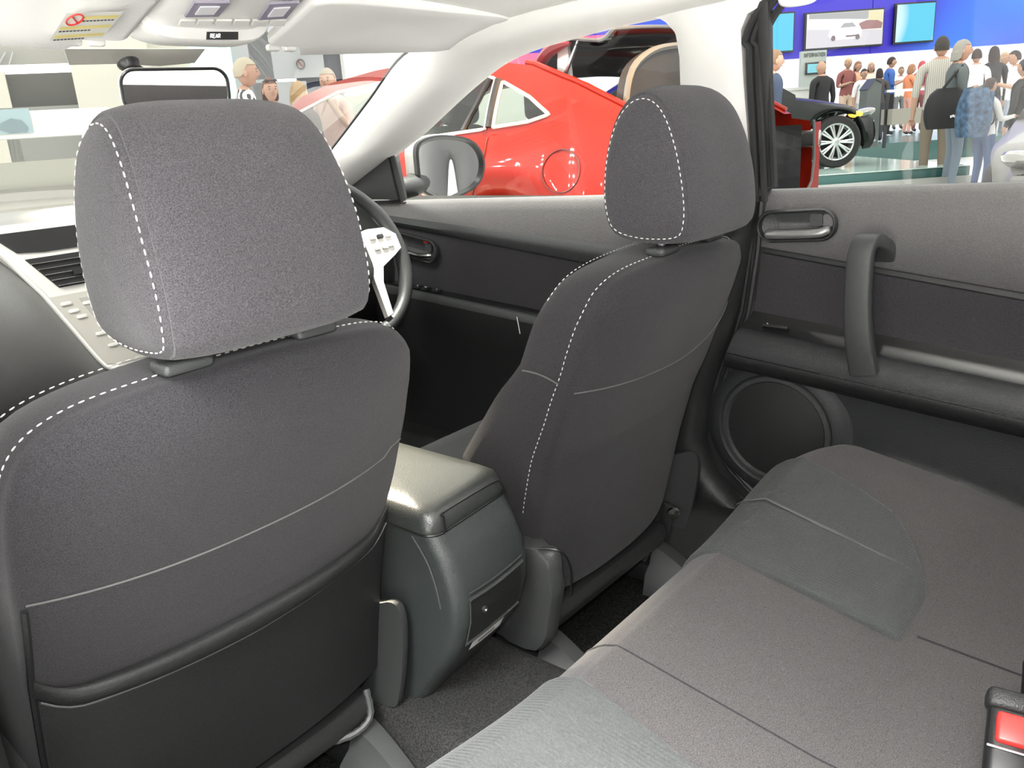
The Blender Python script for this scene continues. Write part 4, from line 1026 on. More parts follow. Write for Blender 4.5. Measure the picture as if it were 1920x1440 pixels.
# ================================================================== CARS IN THE HALL
def inpoly(y, z, poly):
    c = False; n = len(poly)
    for i in range(n):
        (a, b), (e, f_) = poly[i], poly[i-1]
        if (b > z) != (f_ > z) and y < (e-a)*(z-b)/(f_-b)+a: c = not c
    return c
def car_paint(name, col, rough=.25, metal=.0): return mat(name, col, max(rough, .45), metal=metal, coat=.4, spec=.10)
TYRE = mat('tyre_rubber', (.015, .015, .015), .7); ALLOY = mat('alloy', (.62, .64, .62), .28, metal=.7); CGLASS = glass_mat('car_window', (.80, .84, .79), .07)
LAMPG = mat('lamp_clear', (.34, .34, .33), .12, metal=.85); AMB = mat('lamp_amber', (.9, .55, .05), .2, emit=(1, .6, .1), estr=.4)
def wheel(par, c, ax, r, spokes=10, name='wheel'):
    w = build(name, lathe([(r*.70, -.09), (r*.93, -.10), (r, -.07), (r, .07), (r*.93, .10), (r*.71, .10), (r*.70, .085)], c, ax, 36), TYRE, par, local=True)
    ax = np.array(ax, float); c = np.array(c, float)
    B = lambda n, vf, m: build(n, vf, m, w, local=True)
    B('wheel_rim', lathe([(r*.70, -.08), (r*.64, -.02), (r*.66, .07), (r*.715, .098), (r*.70, .103), (r*.655, .09)], c, ax, 36), ALLOY)
    B('wheel_disc', lathe([(r*.63, .0), (.02, .0)], c, ax, 24), BLACK)
    B('wheel_hub', lathe([(r*.17, .05), (r*.16, .085), (r*.10, .095), (.001, .097)], c, ax, 20), ALLOY)
    k = np.array((0, 0, 1.)); s = np.cross(ax, k); s /= np.linalg.norm(s); t = np.cross(ax, s)
    for i in range(spokes):
        for da in (-.085, .085):
            a = 2*pi*i/spokes; b = a+da
            B('spoke', tube([c+ax*.075+(s*cos(a)+t*sin(a))*r*.14, c+ax*.09+(s*cos(b)+t*sin(b))*r*.42, c+ax*.09+(s*cos(b*.5+a*.5+da*.5)+t*sin(b*.5+a*.5+da*.5))*r*.67], [.016, .012, .014], 6), ALLOY)
    return w
def car_shell(par, P, paint, W=.90, hatch_open=False, rear_hole=None, wins=None, chrome=True, detail=70):
    """P: dict of side-view curves (local y rear->front, z from ground). body, greenhouse, glass"""
    B = lambda n, vf, m, pr=None, **k: build(n, vf, m, pr or par, local=True, **k)
    ys = np.linspace(P['y'][0], P['y'][1], detail)
    zb = lambda y: itp(y, *P['belt']); zd = lambda y: itp(y, *P['deck']); wid = lambda y: W*itp(y, *P['plan'])
    zbot = lambda y: itp(y, *P['sill'])
    arch = P['wheels']; rw = P['rw']
    MBs = MB()
    prof = [(.0, .90), (.10, .955), (.25, .985), (.42, 1.0), (.58, 1.0), (.74, .985), (.88, .965), (1.0, .93)]
    for sg in (-1, 1):
        G = []
        for y in ys:
            row = []
            lo = zbot(y)
            for wy in arch:
                d_ = abs(y-wy)
                if d_ < rw: lo = max(lo, .33+sqrt(max(0, rw*rw-d_*d_)))
            top = min(zb(y), zd(y)+.0) if not (P['cab'][0] < y < P['cab'][1]) else zb(y)
            for t, k in prof:
                z = lerp(lo, top, t); fl = 1.0+(.02 if any(abs(y-wy) < rw+.18 for wy in arch) else 0)*math.exp(-((t-.35)/.3)**2)
                row.append((sg*wid(y)*k*fl, y, z))
            G.append(row)
        MBs.addp(grid(G))
    # deck: bonnet and tail
    for y0, y1 in ((P['y'][0], P['cab'][0]+.05), (P['cab'][1]-.05, P['y'][1])):
        if y1-y0 < .02: continue
        G = []
        for y in np.linspace(y0, y1, 22):
            w_ = wid(y)*.93; zt = min(zb(y), zd(y)); zc = zd(y)
            G.append([(w_*s, y, zt+(zc-zt)*(1-abs(s)**3)+.035*(1-s*s)) for s in np.linspace(-1, 1, 21)])
        if hatch_open and y0 == P['y'][0]: continue
        MBs.addp(grid(G))
    # nose / tail faces
    yN = P['y'][1]
    G = []
    for t in np.linspace(0, 1, 8):
        z = lerp(zbot(yN), min(zb(yN), zd(yN)), t)
        G.append([(wid(yN)*itp(t, [p[0] for p in prof], [p[1] for p in prof])*s, yN+.16*(1-s*s)*(1-.2*t)+.03*sin(pi*t), z) for s in np.linspace(-1, 1, 17)])
    MBs.addp(grid(G))
    if not rear_hole:
        yN = P['y'][0]; G = []
        for t in np.linspace(0, 1, 8):
            z = lerp(zbot(yN), min(zb(yN), zd(yN)), t)
            G.append([(wid(yN)*itp(t, [p[0] for p in prof], [p[1] for p in prof])*s, yN-.10*(1-s*s), z) for s in np.linspace(-1, 1, 17)])
        MBs.addp(grid(G))
    B('body', MBs, paint, angle=50)
    # greenhouse
    zr = lambda y: itp(y, *P['roof'])
    tum = P.get('tumble', .30)
    yg = np.linspace(P['cab'][0], P['cab'][1], 150)
    def gp(y, t):
        b, rf = zb(y), max(zr(y), zb(y)+.001); z = lerp(b, rf, t)
        x = wid(y)*.93-tum*(z-b)-.06*t*t*min(1, (rf-b)/.3); return x, y, z
    V = []; F = {0: [], 1: []}; nt_ = 34
    for sg in (-1, 1):
        base = len(V)
        for y in yg:
            for t in np.linspace(0, 1, nt_): x, yy, z = gp(y, t); V.append((sg*x, yy, z))
        for i in range(len(yg)-1):
            for j in range(nt_-1):
                a = base+i*nt_+j; f_ = (a, a+1, a+nt_+1, a+nt_)
                cy = sum(V[q][1] for q in f_)/4; cz = sum(V[q][2] for q in f_)/4
                F[1 if any(inpoly(cy, cz, w_) for w_ in wins) else 0].append(f_)
    # roof skin between the side edges; windscreen and rear screen where the roof line falls
    base = len(V); ns = 17
    for y in yg:
        x, yy, z = gp(y, 1.0)
        for s in np.linspace(-1, 1, ns): V.append((x*s, y, z+.045*(1-s*s)*min(1, (z-zb(y))/.25)))
    for i in range(len(yg)-1):
        y = (yg[i]+yg[i+1])/2
        for j in range(ns-1):
            a = base+i*ns+j; f_ = (a, a+1, a+ns+1, a+ns)
            isg = (y > P['ws'] or y < P['rs']) and 0 < j < ns-2
            if hatch_open and y < P['rs'] and 0 < j < ns-2: continue
            F[1 if isg else 0].append(f_)
    B('cabin_shell', (V, F[0]), paint, angle=50)
    B('windows', (V, F[1]), CGLASS, angle=50)
    for sg in (-1, 1):
        for w_ in wins:
            pth = []
            for y, z in resample(w_, 90, True):
                b, rf = zb(y), max(zr(y), zb(y)+.001); t = min(max((z-b)/(rf-b), 0), 1); x, _, _ = gp(y, t); pth.append((sg*(x+.004), y, z))
            B('window_trim', tube(pth, .009 if chrome else .008, 6, closed=True), SILV if chrome else BLACK)
    return gp

def road_car(name, loc, rz, paint, label, P=None, seats=False, **k):
    P = P or SEDAN
    r = root(name, loc, label, 'car', rz=rz)
    gp = car_shell(r, P, paint, wins=k.pop('wins', SEDAN_WINS), **k)
    W = k.get('W', .90)
    for wy in P['wheels']:
        for sg in (-1, 1): wheel(r, (sg*(W-.10), wy, .33), (sg, 0, 0), .33)
    return r, gp
SEDAN = dict(y=(.05, 4.22), belt=([0, .6, 1.5, 2.6, 3.2, 3.9, 4.2], [.95, 1.0, .97, .93, .88, .76, .60]), deck=([0, .3, .8, 3.0, 3.5, 3.9, 4.22], [.98, 1.03, 1.05, .94, .87, .78, .63]), plan=([0, .3, 1, 3.3, 3.9, 4.25], [.86, .95, 1, 1, .95, .82]), sill=([0, .4, 1, 4, 4.6], [.35, .25, .2, .2, .25]), wheels=(.95, 3.68), rw=.375, cab=(.55, 3.15), roof=([.55, 1.2, 1.7, 2.2, 2.5, 3.15], [1.02, 1.33, 1.42, 1.42, 1.36, .95]), ws=2.45, rs=1.25)
SEDAN_WINS = [[(.95, 1.03), (1.35, 1.27), (1.85, 1.34), (1.85, 1.0)], [(1.93, 1.0), (1.93, 1.34), (2.35, 1.31), (2.85, 1.03), (2.87, .97)]]

# ---- the red hatchback with its tailgate up
RPAINT = car_paint('red_paint', (.21, .009, .0025), .22)
REDP_ = dict(y=(.04, 4.25), belt=([0, .25, .65, .95, 1.65, 2.6, 3.4, 4.2, 4.65], [.99, 1.03, 1.09, 1.045, 1.01, .97, .93, .82, .66]), deck=([0, .25, .5, 3.2, 3.6, 4.2, 4.6], [.99, 1.04, 1.10, 1.0, .94, .84, .70]), plan=([0, .15, .5, 1.2, 3.5, 4.2, 4.65], [.88, .94, .98, 1, 1, .94, .80]), sill=([0, .4, 1, 4, 4.6], [.35, .25, .2, .2, .25]), wheels=(.98, 3.72), rw=.41, cab=(.16, 3.40), roof=([.16, .30, .55, .85, 1.2, 1.6, 2.0, 2.4, 2.7, 3.40], [1.04, 1.12, 1.235, 1.345, 1.405, 1.43, 1.425, 1.39, 1.33, .95]), ws=2.55, rs=.92)
RWINS = [[(.66, 1.115), (.80, 1.20), (1.0, 1.285), (1.0, 1.075), (.78, 1.09)],
         [(1.05, 1.07), (1.05, 1.305), (1.35, 1.35), (1.80, 1.36), (1.80, 1.03)],
         [(1.88, 1.025), (1.88, 1.355), (2.3, 1.33), (2.65, 1.24), (3.15, 1.0), (2.6, .995)]]
RC = (3.20, 1.03, FZ)
RED, rgp = road_car('red_hatchback', RC, 0, RPAINT, 'glossy red hatchback with raised tailgate parked beside the driver door', REDP_, wins=RWINS, hatch_open=True, rear_hole=True, detail=90)
RB_ = lambda n, vf, m, pr=None, **k: build(n, vf, m, pr or RED, local=True, **k)
def rbody(y, z):
    """x of the red car's left flank (local, negative)"""
    zb_ = itp(y, *REDP_['belt']); lo = itp(y, *REDP_['sill'])
    for wy in REDP_['wheels']:
        if abs(y-wy) < .41: lo = max(lo, .33+sqrt(.41*.41-(y-wy)**2))
    t = (z-lo)/(zb_-lo)
    k = itp(t, [0, .10, .25, .42, .58, .74, .88, 1.0], [.90, .955, .985, 1.0, 1.0, .985, .965, .93])
    fl = 1+(.02 if any(abs(y-wy) < .41+.18 for wy in REDP_['wheels']) else 0)*math.exp(-((t-.35)/.3)**2)
    return -.90*itp(y, *REDP_['plan'])*k*fl
# fuel flap groove and door shut lines
GRV = mat('shut_line', (.06, .004, .004), .5)
RB_('fuel_flap', tube([(rbody(.56+.095*cos(a), .865+.095*sin(a))-.003, .56+.095*cos(a), .865+.095*sin(a)) for a in np.linspace(0, 2*pi, 37)[:-1]], .0035, 5, closed=True), GRV)
RB_('door_gap', tube([(rbody(y, z)-.004, y, z) for y, z in cr([(1.02, 1.03), (1.01, .95), (1.04, .86), (1.14, .74), (1.26, .62), (1.33, .45)], 5)], .004, 5), GRV)
RB_('door_gap', tube([(rbody(y, z)-.004, y, z) for y, z in cr([(1.84, 1.0), (1.85, .8), (1.84, .35)], 5)], .004, 5), GRV)
gx = lambda y, z: -(rgp(y, (z-itp(y, *REDP_['belt']))/(itp(y, *REDP_['roof'])-itp(y, *REDP_['belt'])))[0])
RB_('pillar_cover', tube([(gx(1.025, z)-.004, 1.025, z) for z in np.linspace(1.075, 1.295, 6)], .022, 6), BLACK)
RB_('pillar_cover', tube([(gx(1.84, z)-.002, 1.84, z) for z in np.linspace(1.04, 1.35, 6)], .034, 6), BLACK)
RB_('quarter_bar', tube([(gx(1.18, 1.07)-.003, 1.20, 1.07), (gx(1.13, 1.2)-.003, 1.13, 1.2), (gx(1.08, 1.30)-.003, 1.09, 1.305)], .014, 6), BLACK)
# tail lamp, bumper, rear face round the boot opening
RB_('tail_lamp', rbox((-.80, .10, .90), (.10, .22, .13), .03, 3, (0, 0, .35)), LAMPG)
RB_('tail_lamp', rbox((.80, .06, .90), (.06, .14, .10), .02, 3, (0, 0, -.35)), LAMPG)
hole = [(-.62, .64), (.60, .64), (.665, .68), (.69, .80), (.66, 1.0), (-.66, 1.0), (-.69, .80), (-.665, .68)]
rfy = lambda x, z: -.03+.03*abs(x/.8)**3-.09*sm((.62-z)/.14)
V, F = grid([[(x*(1+.06*sm((.60-z)/.12)), rfy(x, z), z) for z in np.linspace(.32, .99, 36)] for x in np.linspace(-.81, .81, 60)])
F = [f_ for f_ in F if not inpoly(sum(V[i][0] for i in f_)/4, sum(V[i][2] for i in f_)/4, hole)]
RB_('rear_bumper', (V, F), RPAINT)
RB_('boot_seal', tube([(x, rfy(x, z)-.002, z) for x, z in resample(hole[4:]*0+[hole[4]]+hole[3::-1]+[hole[7], hole[6], hole[5]], 80)], .008, 6), mat('seal_grey', (.06, .06, .058), .5))
mbx = MB(); mbx.addp(grid([[(x, y, z) for y in (.05, .9)] for x, z in ((-.66, .98), (-.66, .62), (.66, .62), (.66, .98))])); mbx.addp(([(-.66, .9, .5), (.66, .9, .5), (.66, .9, 1.02), (-.66, .9, 1.02)], [(0, 1, 2, 3)]))
RB_('boot_lining', mbx, BLACK, smooth=False)
# hatch frame edges, pale wedges and raised tailgate
for sg in (-1, 1):
    RB_('hatch_pillar', tube([(sg*(rgp(y, 1)[0]-.02), y, itp(y, *REDP_['roof'])+.01) for y in np.linspace(.18, .90, 12)], .014, 8), RPAINT)
    RB_('hatch_wedge', prism([(sg*.56, .78, 1.30), (sg*.56, .70, 1.27), (sg*.56, .72, 1.52), (sg*.56, .76, 1.54)], (sg, 0, 0), .02), mat('wedge_pale', (.7, .68, .66), .4), smooth=False)
    RB_('gas_strut', tube([(sg*.60, .72, 1.29), (sg*.60, .60, 1.50)], [.012, .007], 8), STEEL)
tgc = cr([(.88, 1.395), (.82, 1.445), (.74, 1.475), (.64, 1.478), (.54, 1.462), (.46, 1.455), (.40, 1.49)], 4)
wsh = lambda i: itp(i/(len(tgc)-1), [0, .3, .6, 1], [.58, .62, .66, .66])
def tg(s, i, off): return (s*wsh(i), tgc[i][0]+off*.3, tgc[i][1]-off-.03*s*s)
ng = len(tgc); sP = np.linspace(-1, 1, 21)
gl_ = build('tailgate', grid([[tg(s, i, .0) for s in sP] for i in range(ng)]), RPAINT, RED, local=True)
DKG = mat('dark_glass', (.012, .013, .016), .12, spec=.5); LNB = mat('lining_black', (.012, .012, .013), .6)
RB_('tailgate_glass', grid([[tg(s*.9, i, .05) for s in sP] for i in range(4, ng)]), DKG, gl_)
RB_('tailgate_lining', grid([[tg(s*.97, i, .035+.06*(i == 0)) for s in sP] for i in range(ng)]), LNB, gl_)
for sg in (-1, 1): RB_('tailgate_edge', tube([tg(sg, i, .025) for i in range(13)], [.030]*9+[.026, .02, .014, .008], 8), mat('edge_maroon', (.12, .004, .008), .3), gl_)
RB_('tailgate_rim', tube([tg(-1, i, .005) for i in range(10, ng)]+[tg(s, ng-1, .005) for s in sP], .009, 6), mat('rim_grey', (.07, .075, .08), .4), gl_)
# lower half of the tailgate hanging at its rear end
hang = resample(cr([(-.66, 1.02), (-.655, 1.16), (-.60, 1.28), (-.47, 1.35), (-.30, 1.385), (0, 1.40), (.35, 1.385), (.60, 1.30), (.66, 1.15), (.66, 1.02)], 5), 40)
RB_('tailgate_panel', prism([(x, .40, z) for x, z in hang], (0, -1, 0), .05), LNB, gl_, smooth=False)
RB_('panel_rim', tube([(x, .345, z) for x, z in hang], .016, 6), mat('panel_rim_grey', (.10, .105, .10), .5), gl_)
# seats inside the red car
CRM = mat('red_car_seat', (.07, .075, .065), .8); CFL = mat('red_car_floor', (.35, .36, .32), .8)
for sx_, sy_ in ((-.38, 1.75), (.38, 1.75)):
    RB_('cabin_seat', rbox((sx_, sy_, .80), (.50, .16, .62), .07, 4, (.3, 0, 0)), CRM)
    RB_('cabin_headrest', rbox((sx_, sy_-.12, 1.20), (.28, .10, .20), .05, 4), CRM)
RB_('cabin_bench', rbox((0, .95, .78), (1.3, .16, .5), .07, 4, (.3, 0, 0)), CRM)
RB_('cabin_floor', rbox((0, 2.0, .34), (1.5, 2.9, .05), 0, 1), CFL)
RB_('cabin_dash', rbox((0, 3.05, .85), (1.4, .4, .2), .08, 3), PLA)

# ---- black saloon on its teal platform
BPAINT = car_paint('black_paint', (.006, .008, .007), .12)
wc = depth_at(1563, 266, 10.9)
th_ = atan2(-HR[0], HR[1]); pz = wc[2]-.33
# wheel centre local (W-.1, 3.68, .33) -> world
lw = np.array([.80, 3.68]); ca, sa = cos(th_), sin(th_)
bl = wc[:2]-np.array([ca*lw[0]-sa*lw[1], sa*lw[0]+ca*lw[1]])
BLK, bgp = road_car('black_saloon', (bl[0], bl[1], pz), th_, BPAINT, 'glossy black saloon with multi-spoke silver wheel on the teal platform')
BB_ = lambda n, vf, m, pr=None, **k: build(n, vf, m, pr or BLK, local=True, **k)
for sg in (-1, 1):
    BB_('headlamp', ellipsoid((sg*.70, 4.05, .66), (.13, .20, .065), 8, 14, Matrix.Rotation(-sg*.35, 3, 'Z') @ Matrix.Rotation(.25, 3, 'X')), LAMPG)
    BB_('indicator', ellipsoid((sg*.80, 3.95, .66), (.06, .10, .045), 8, 12), AMB)
    BB_('front_lip', tube([(sg*.30, 4.36, .30), (sg*.62, 4.30, .31), (sg*.76, 4.12, .33)], .018, 6), STEEL)
BB_('grille', rbox((0, 4.38, .50), (.7, .05, .14), .02, 2), STEEL)
pb0 = H(10.6, 0, 0)
PT = root('car_platform', H(11.5, (np.array([wc[0], wc[1]])-CAM[:2])@HR-.5, FZ), 'teal glass platform edged in white under the black saloon', 'platform')
cb_ = (wc[:2]-CAM[:2])@HR
build('platform_slab', rbox(H(12.0, cb_-2.25, (FZ+pz)/2+.02), (7.0, 3.6, pz-FZ-.06), 0, 1, (0, 0, -YAW)), TEAL, PT, smooth=False)
build('platform_top', rbox(H(12.0, cb_-2.25, pz-.02), (7.0, 3.6, .035), .01, 2, (0, 0, -YAW)), mat('platform_glass', (.42, .56, .50), .12, spec=.7), PT, smooth=False)
build('platform_skirt', rbox(H(10.1, cb_-2.5, (FZ+pz)/2-.08), (7.5, .15, .20), 0, 1, (0, 0, -YAW)), STG, PT, smooth=False)
# ---- silver car nose at the right
sv = depth_at(2045, 350, 4.6)
SVP = car_paint('silver_grey_paint', (.20, .20, .19), .3, .5)
d2_ = HF*cos(radians(218))+HR*sin(radians(218)); th2 = atan2(-d2_[0], d2_[1])
tipl = np.array([.30, 4.35]); ca, sa = cos(th2), sin(th2); sl = sv[:2]-np.array([ca*tipl[0]-sa*tipl[1], sa*tipl[0]+ca*tipl[1]])
SLV, _ = road_car('silver_car', (sl[0], sl[1], FZ), th2, SVP, 'silver-grey car nose with clear headlamp at the right edge of the rear window')
for sg in (-1, 1):
    build('headlamp', ellipsoid((sg*.64, 4.10, .67), (.13, .20, .055), 8, 14, Matrix.Rotation(-sg*.4, 3, 'Z') @ Matrix.Rotation(.3, 3, 'X')), LAMPG, SLV, local=True)
# ---- dark car behind the people at the front
dk = depth_at(560, 215, 10.2)
DRK, _ = road_car('dark_car', (dk[0]+.3, dk[1]+.6, FZ), radians(-40), car_paint('dark_green_paint', (.012, .018, .018), .15), 'dark car standing behind the people beyond the windscreen')

# ---- our own door mirror outside the driver window
DM = root('door_mirror', (.86, .93, .76), 'silver and black exterior door mirror outside the driver window', 'mirror')
dc = np.array((.905, .93, .857)); dn = np.array((-.36, -1, -.03)); dn /= np.linalg.norm(dn); du_ = np.cross((0, 0, 1.), dn); du_ = du_ if du_[0] > 0 else -du_; du_ /= np.linalg.norm(du_); dv2 = np.cross(dn, du_); dv2 = dv2 if dv2[2] > 0 else -dv2
mo = resample(cr([(-.088, .062), (-.04, .079), (.03, .074), (.075, .055), (.098, .015), (.092, -.028), (.065, -.058), (.01, -.078), (-.02, -.084), (-.06, -.068), (-.088, -.045), (-.094, .01)], 6, True), 60, True)
def mr(s, o, dx=0): return [dc+du_*(x*s+dx)+dv2*(z*s)+dn*o for x, z in mo]
build('mirror_bowl', grid([mr(1.10, .0), mr(1.09, .018), mr(1.02, .020), mr(.94, .004)], cv=True), BLACK, DM)
build('mirror_cap', grid([mr(1.10, .0), mr(1.12, -.02), mr(1.02, -.065, -.004), mr(.75, -.105, -.01), mr(.3, -.125, -.015), mr(.02, -.128, -.015)], cv=True), SILV, DM)
g_ = mr(.945, .006); build('mirror_glass', (g_, [tuple(range(len(g_)))]), MIRR, DM, smooth=False)
build('mirror_foot', tube([dc+du_*-.07+dv2*-.03+dn*-.04, (.80, .965, .815), (.735, .99, .81)], [.042, .034, .04], 20, flat=.8), PLA, DM)
# ================================================================== PEOPLE
SKIN = mat('skin', (.46, .27, .19), .55); SKIN2 = mat('skin_tan', (.30, .17, .11), .55)
HAIRM = {}
def cmat(name, col, r=.85):
    if name not in HAIRM: HAIRM[name] = mat(name, col, r, bump=.2, bscale=120)
    return HAIRM[name]
def head_vf(c, s, fy, tilt=0.):
    """a head with brow, nose, cheeks, lips, chin and ears; faces fy (angle about z, 0 = +Y)"""
    nu, nv = 22, 28; P = []
    for i in range(nu+1):
        th = pi*i/nu; row = []
        for j in range(nv):
            ph = 2*pi*j/nv; x = sin(th)*sin(ph); y = sin(th)*cos(ph); z = cos(th)
            X, Y, Z = x*.076, y*.098, z*.118
            if z < 0: X *= 1+.30*z*(.6+.4*max(0, y)); Y *= 1+.22*z*(y > 0)+.30*z*(y < 0)
            f_ = max(0, y)**2
            if y > 0:
                g = lambda x0, z0, sx, sz: math.exp(-((x-x0)/sx)**2-((z-z0)/sz)**2)
                Y += .024*g(0, -.18, .13, .15)+.012*g(0, .02, .09, .18)
                Y += .007*(g(.3, .17, .28, .09)+g(-.3, .17, .28, .09))-.011*(g(.33, .0, .17, .11)+g(-.33, .0, .17, .11))
                Y += .007*g(0, -.46, .24, .06)-.005*g(0, -.53, .2, .03)+.007*g(0, -.60, .2, .06)+.012*g(0, -.85, .28, .14)
                Y += .006*(g(.5, -.2, .2, .2)+g(-.5, -.2, .2, .2))
            row.append((X, Y, Z))
        P.append(row)
    V, F = grid(P, cv=True, capu=True); mats_ = [0]*len(F)
    V = list(V)
    for sg in (-1, 1):
        v, f_ = ellipsoid((sg*.077, -.008, -.012), (.010, .020, .032), 6, 8); n = len(V); V += [tuple(q) for q in v]; F += [tuple(i+n for i in q) for q in f_]; mats_ += [0]*len(f_)
        v, f_ = ellipsoid((sg*.028, .082, .004), (.013, .008, .007), 6, 8); n = len(V); V += [tuple(q) for q in v]; F += [tuple(i+n for i in q) for q in f_]; mats_ += [4]*len(f_)
        v, f_ = ellipsoid((sg*.030, .088, .028), (.020, .006, .004), 5, 8); n = len(V); V += [tuple(q) for q in v]; F += [tuple(i+n for i in q) for q in f_]; mats_ += [4]*len(f_)
    v, f_ = ellipsoid((0, .088, -.061), (.022, .006, .0045), 5, 8); n = len(V); V += [tuple(q) for q in v]; F += [tuple(i+n for i in q) for q in f_]; mats_ += [5]*len(f_)
    R_ = np.array(Matrix.Rotation(fy, 3, 'Z') @ Matrix.Rotation(tilt, 3, 'X'))
    return (np.array(V)*s) @ R_.T+np.array(c), F, mats_
LIP = mat('lips', (.42, .17, .14), .5); EYE = mat('eye_dark', (.06, .04, .03), .4)
def hair_vf(c, s, fy, style, tilt=0.):
    nu, nv = 16, 28; P = []
    low = {'short': -.35, 'thin': -.30, 'bob': -.95, 'long': -2.0}[style]
    for i in range(nu+1):
        row = []
        for j in range(nv):
            ph = 2*pi*j/nv; fr = max(0, cos(ph))
            zmin = lerp(low, .48, sm((cos(ph)+.38)/.62)); zz = lerp(1, zmin, i/nu)
            zc = max(min(zz, 1), -1); rr = sqrt(max(0, 1-min(zc, 1)**2)) if zz > 0 else 1.0
            if zz < 0: rr = 1.0+(.10 if style in ('bob', 'long') else -.12*abs(zz))
            k = 1.10+.03*noise.noise(Vector((sin(ph)*4, cos(ph)*4, zz*4)))
            row.append((sin(ph)*rr*.076*k, cos(ph)*rr*.098*k-.006, zz*.118*(1.09 if zz > 0 else 1)))
        P.append(row)
    inner = [[(x*.93, y*.93, z*.97) for x, y, z in r_] for r_ in reversed(P)]
    V, F = grid(P+inner, cv=True)
    R_ = np.array(Matrix.Rotation(fy, 3, 'Z') @ Matrix.Rotation(tilt, 3, 'X'))
    return (np.array(V)*s) @ R_.T+np.array(c), F
ARM = { # elbow and wrist offsets from shoulder, for the right (+x) side; mirrored for the left; facing +Y
 'down': ((.05, -.02, -.27), (.06, .05, -.52)), 'fold': ((.06, .02, -.26), (-.10, .20, -.20)), 'hold': ((.05, .0, -.27), (-.05, .24, -.20)),
 'face': ((.05, .10, -.24), (-.10, .18, .04)), 'reach': ((.05, .08, -.25), (.02, .32, -.22)), 'strap': ((.06, -.02, -.26), (.0, .13, -.12))}
def person(px, top, D, Hh, rz, label, shirt, trousers, hair, style='short', arms=('down', 'down'), sleeve='short', skin=None, head_turn=0., group=None, lean=0., base=None, stride=.0, wide=1.0, shoes=(.05, .05, .05), tilt=0., pos=None):
    """stands with the top of the head at a pixel, D metres along the view, on the floor below"""
    p = depth_at(px, top, D) if pos is None else np.array([pos[0], pos[1], FZ+Hh]); s = Hh/1.74
    fz = base if base is not None else p[2]-Hh
    s = (p[2]-fz)/1.74
    r = root('person', (p[0], p[1], fz), label, 'person', group, rz=rz)
    J = {'pel': (0, 0, .94), 'wst': (0, lean*.2, 1.10), 'cst': (0, lean*.6-.01, 1.28), 'nkb': (0, lean-.02, 1.45), 'nck': (0, lean+.005, 1.535)}
    E = [('pel', 'wst'), ('wst', 'cst'), ('cst', 'nkb'), ('nkb', 'nck')]
    Rd = {'pel': (.160*wide, .115), 'wst': (.138*wide, .105), 'cst': (.160*wide, .118), 'nkb': (.085, .075), 'nck': (.052, .055)}
    for sg, am, k in ((1, arms[0], 'r'), (-1, arms[1], 'l')):
        sh = np.array((sg*.175*wide, lean-.02, 1.395)); e_, w_ = ARM[am]
        el = sh+np.array((sg*e_[0], e_[1], e_[2])); wr = sh+np.array((sg*w_[0], w_[1], w_[2]))
        J['sh'+k] = tuple(sh); J['el'+k] = tuple(el); J['wr'+k] = tuple(wr); d_ = (wr-el)/np.linalg.norm(wr-el); J['ha'+k] = tuple(wr+d_*.075)
        Rd['sh'+k] = (.068, .068); Rd['el'+k] = (.046, .046); Rd['wr'+k] = (.030, .028); Rd['ha'+k] = (.036, .020)
        E += [('nkb', 'sh'+k), ('sh'+k, 'el'+k), ('el'+k, 'wr'+k), ('wr'+k, 'ha'+k)]
        st_ = stride*sg
        J['hp'+k] = (sg*.092, 0, .90); J['kn'+k] = (sg*.10, .03+st_*.5, .50); J['an'+k] = (sg*.105, -.02+st_, .085); J['to'+k] = (sg*.12, .12+st_, .04)
        Rd['hp'+k] = (.095*wide, .10); Rd['kn'+k] = (.062, .064); Rd['an'+k] = (.045, .048); Rd['to'+k] = (.042, .032)
        E += [('pel', 'hp'+k), ('hp'+k, 'kn'+k), ('kn'+k, 'an'+k), ('an'+k, 'to'+k)]
    nm = list(J); me = bpy.data.meshes.new('person_skeleton')
    me.from_pydata([J[n] for n in nm], [(nm.index(a), nm.index(b)) for a, b in E], [])
    ob = bpy.data.objects.new('person_skeleton', me); COL.objects.link(ob)
    md = ob.modifiers.new('Skin', 'SKIN'); md.use_smooth_shade = True
    for i, n in enumerate(nm):
        v = me.skin_vertices[0].data[i]; v.radius = Rd[n]; v.use_root = (n == 'pel')
    ss = ob.modifiers.new('Sub', 'SUBSURF'); ss.levels = 2; ss.render_levels = 2
    dg = bpy.context.evaluated_depsgraph_get(); ev = ob.evaluated_get(dg); m2 = ev.to_mesh()
    V = [tuple(v.co) for v in m2.vertices]; F = [tuple(f_.vertices) for f_ in m2.polygons]
    ev.to_mesh_clear(); bpy.data.objects.remove(ob); bpy.data.meshes.remove(me)
    seg = []
    for a, b in E:
        k = 1 if a in ('pel', 'wst', 'cst') and b in ('wst', 'cst', 'nkb') else 0
        if b == 'nck': k = 0
        if b[:2] in ('sh',): k = 1
        if b[:2] == 'el': k = 1
        if b[:2] == 'wr': k = 1 if sleeve == 'long' else 0
        if b[:2] == 'ha': k = 0
        if b[:2] in ('hp', 'kn', 'an'): k = 2
        if b[:2] == 'to': k = 3
        seg.append((np.array(J[a]), np.array(J[b]), (np.mean(Rd[a])+np.mean(Rd[b]))/2, k))
    VA = np.array(V); cen = np.array([VA[list(f_)].mean(0) for f_ in F]); best = np.full(len(F), 1e9); mi = np.zeros(len(F), int)
    for a, b, rr, k in seg:
        ab = b-a; t = np.clip(((cen-a)@ab)/(ab@ab), 0, 1); d_ = np.linalg.norm(cen-(a+t[:, None]*ab), axis=1)/rr
        u = d_ < best; best[u] = d_[u]; mi[u] = k
    mi[(cen[:, 2] > 1.49) & (np.abs(cen[:, 0]) < .1)] = 0
    mi[cen[:, 2] < .075] = 3
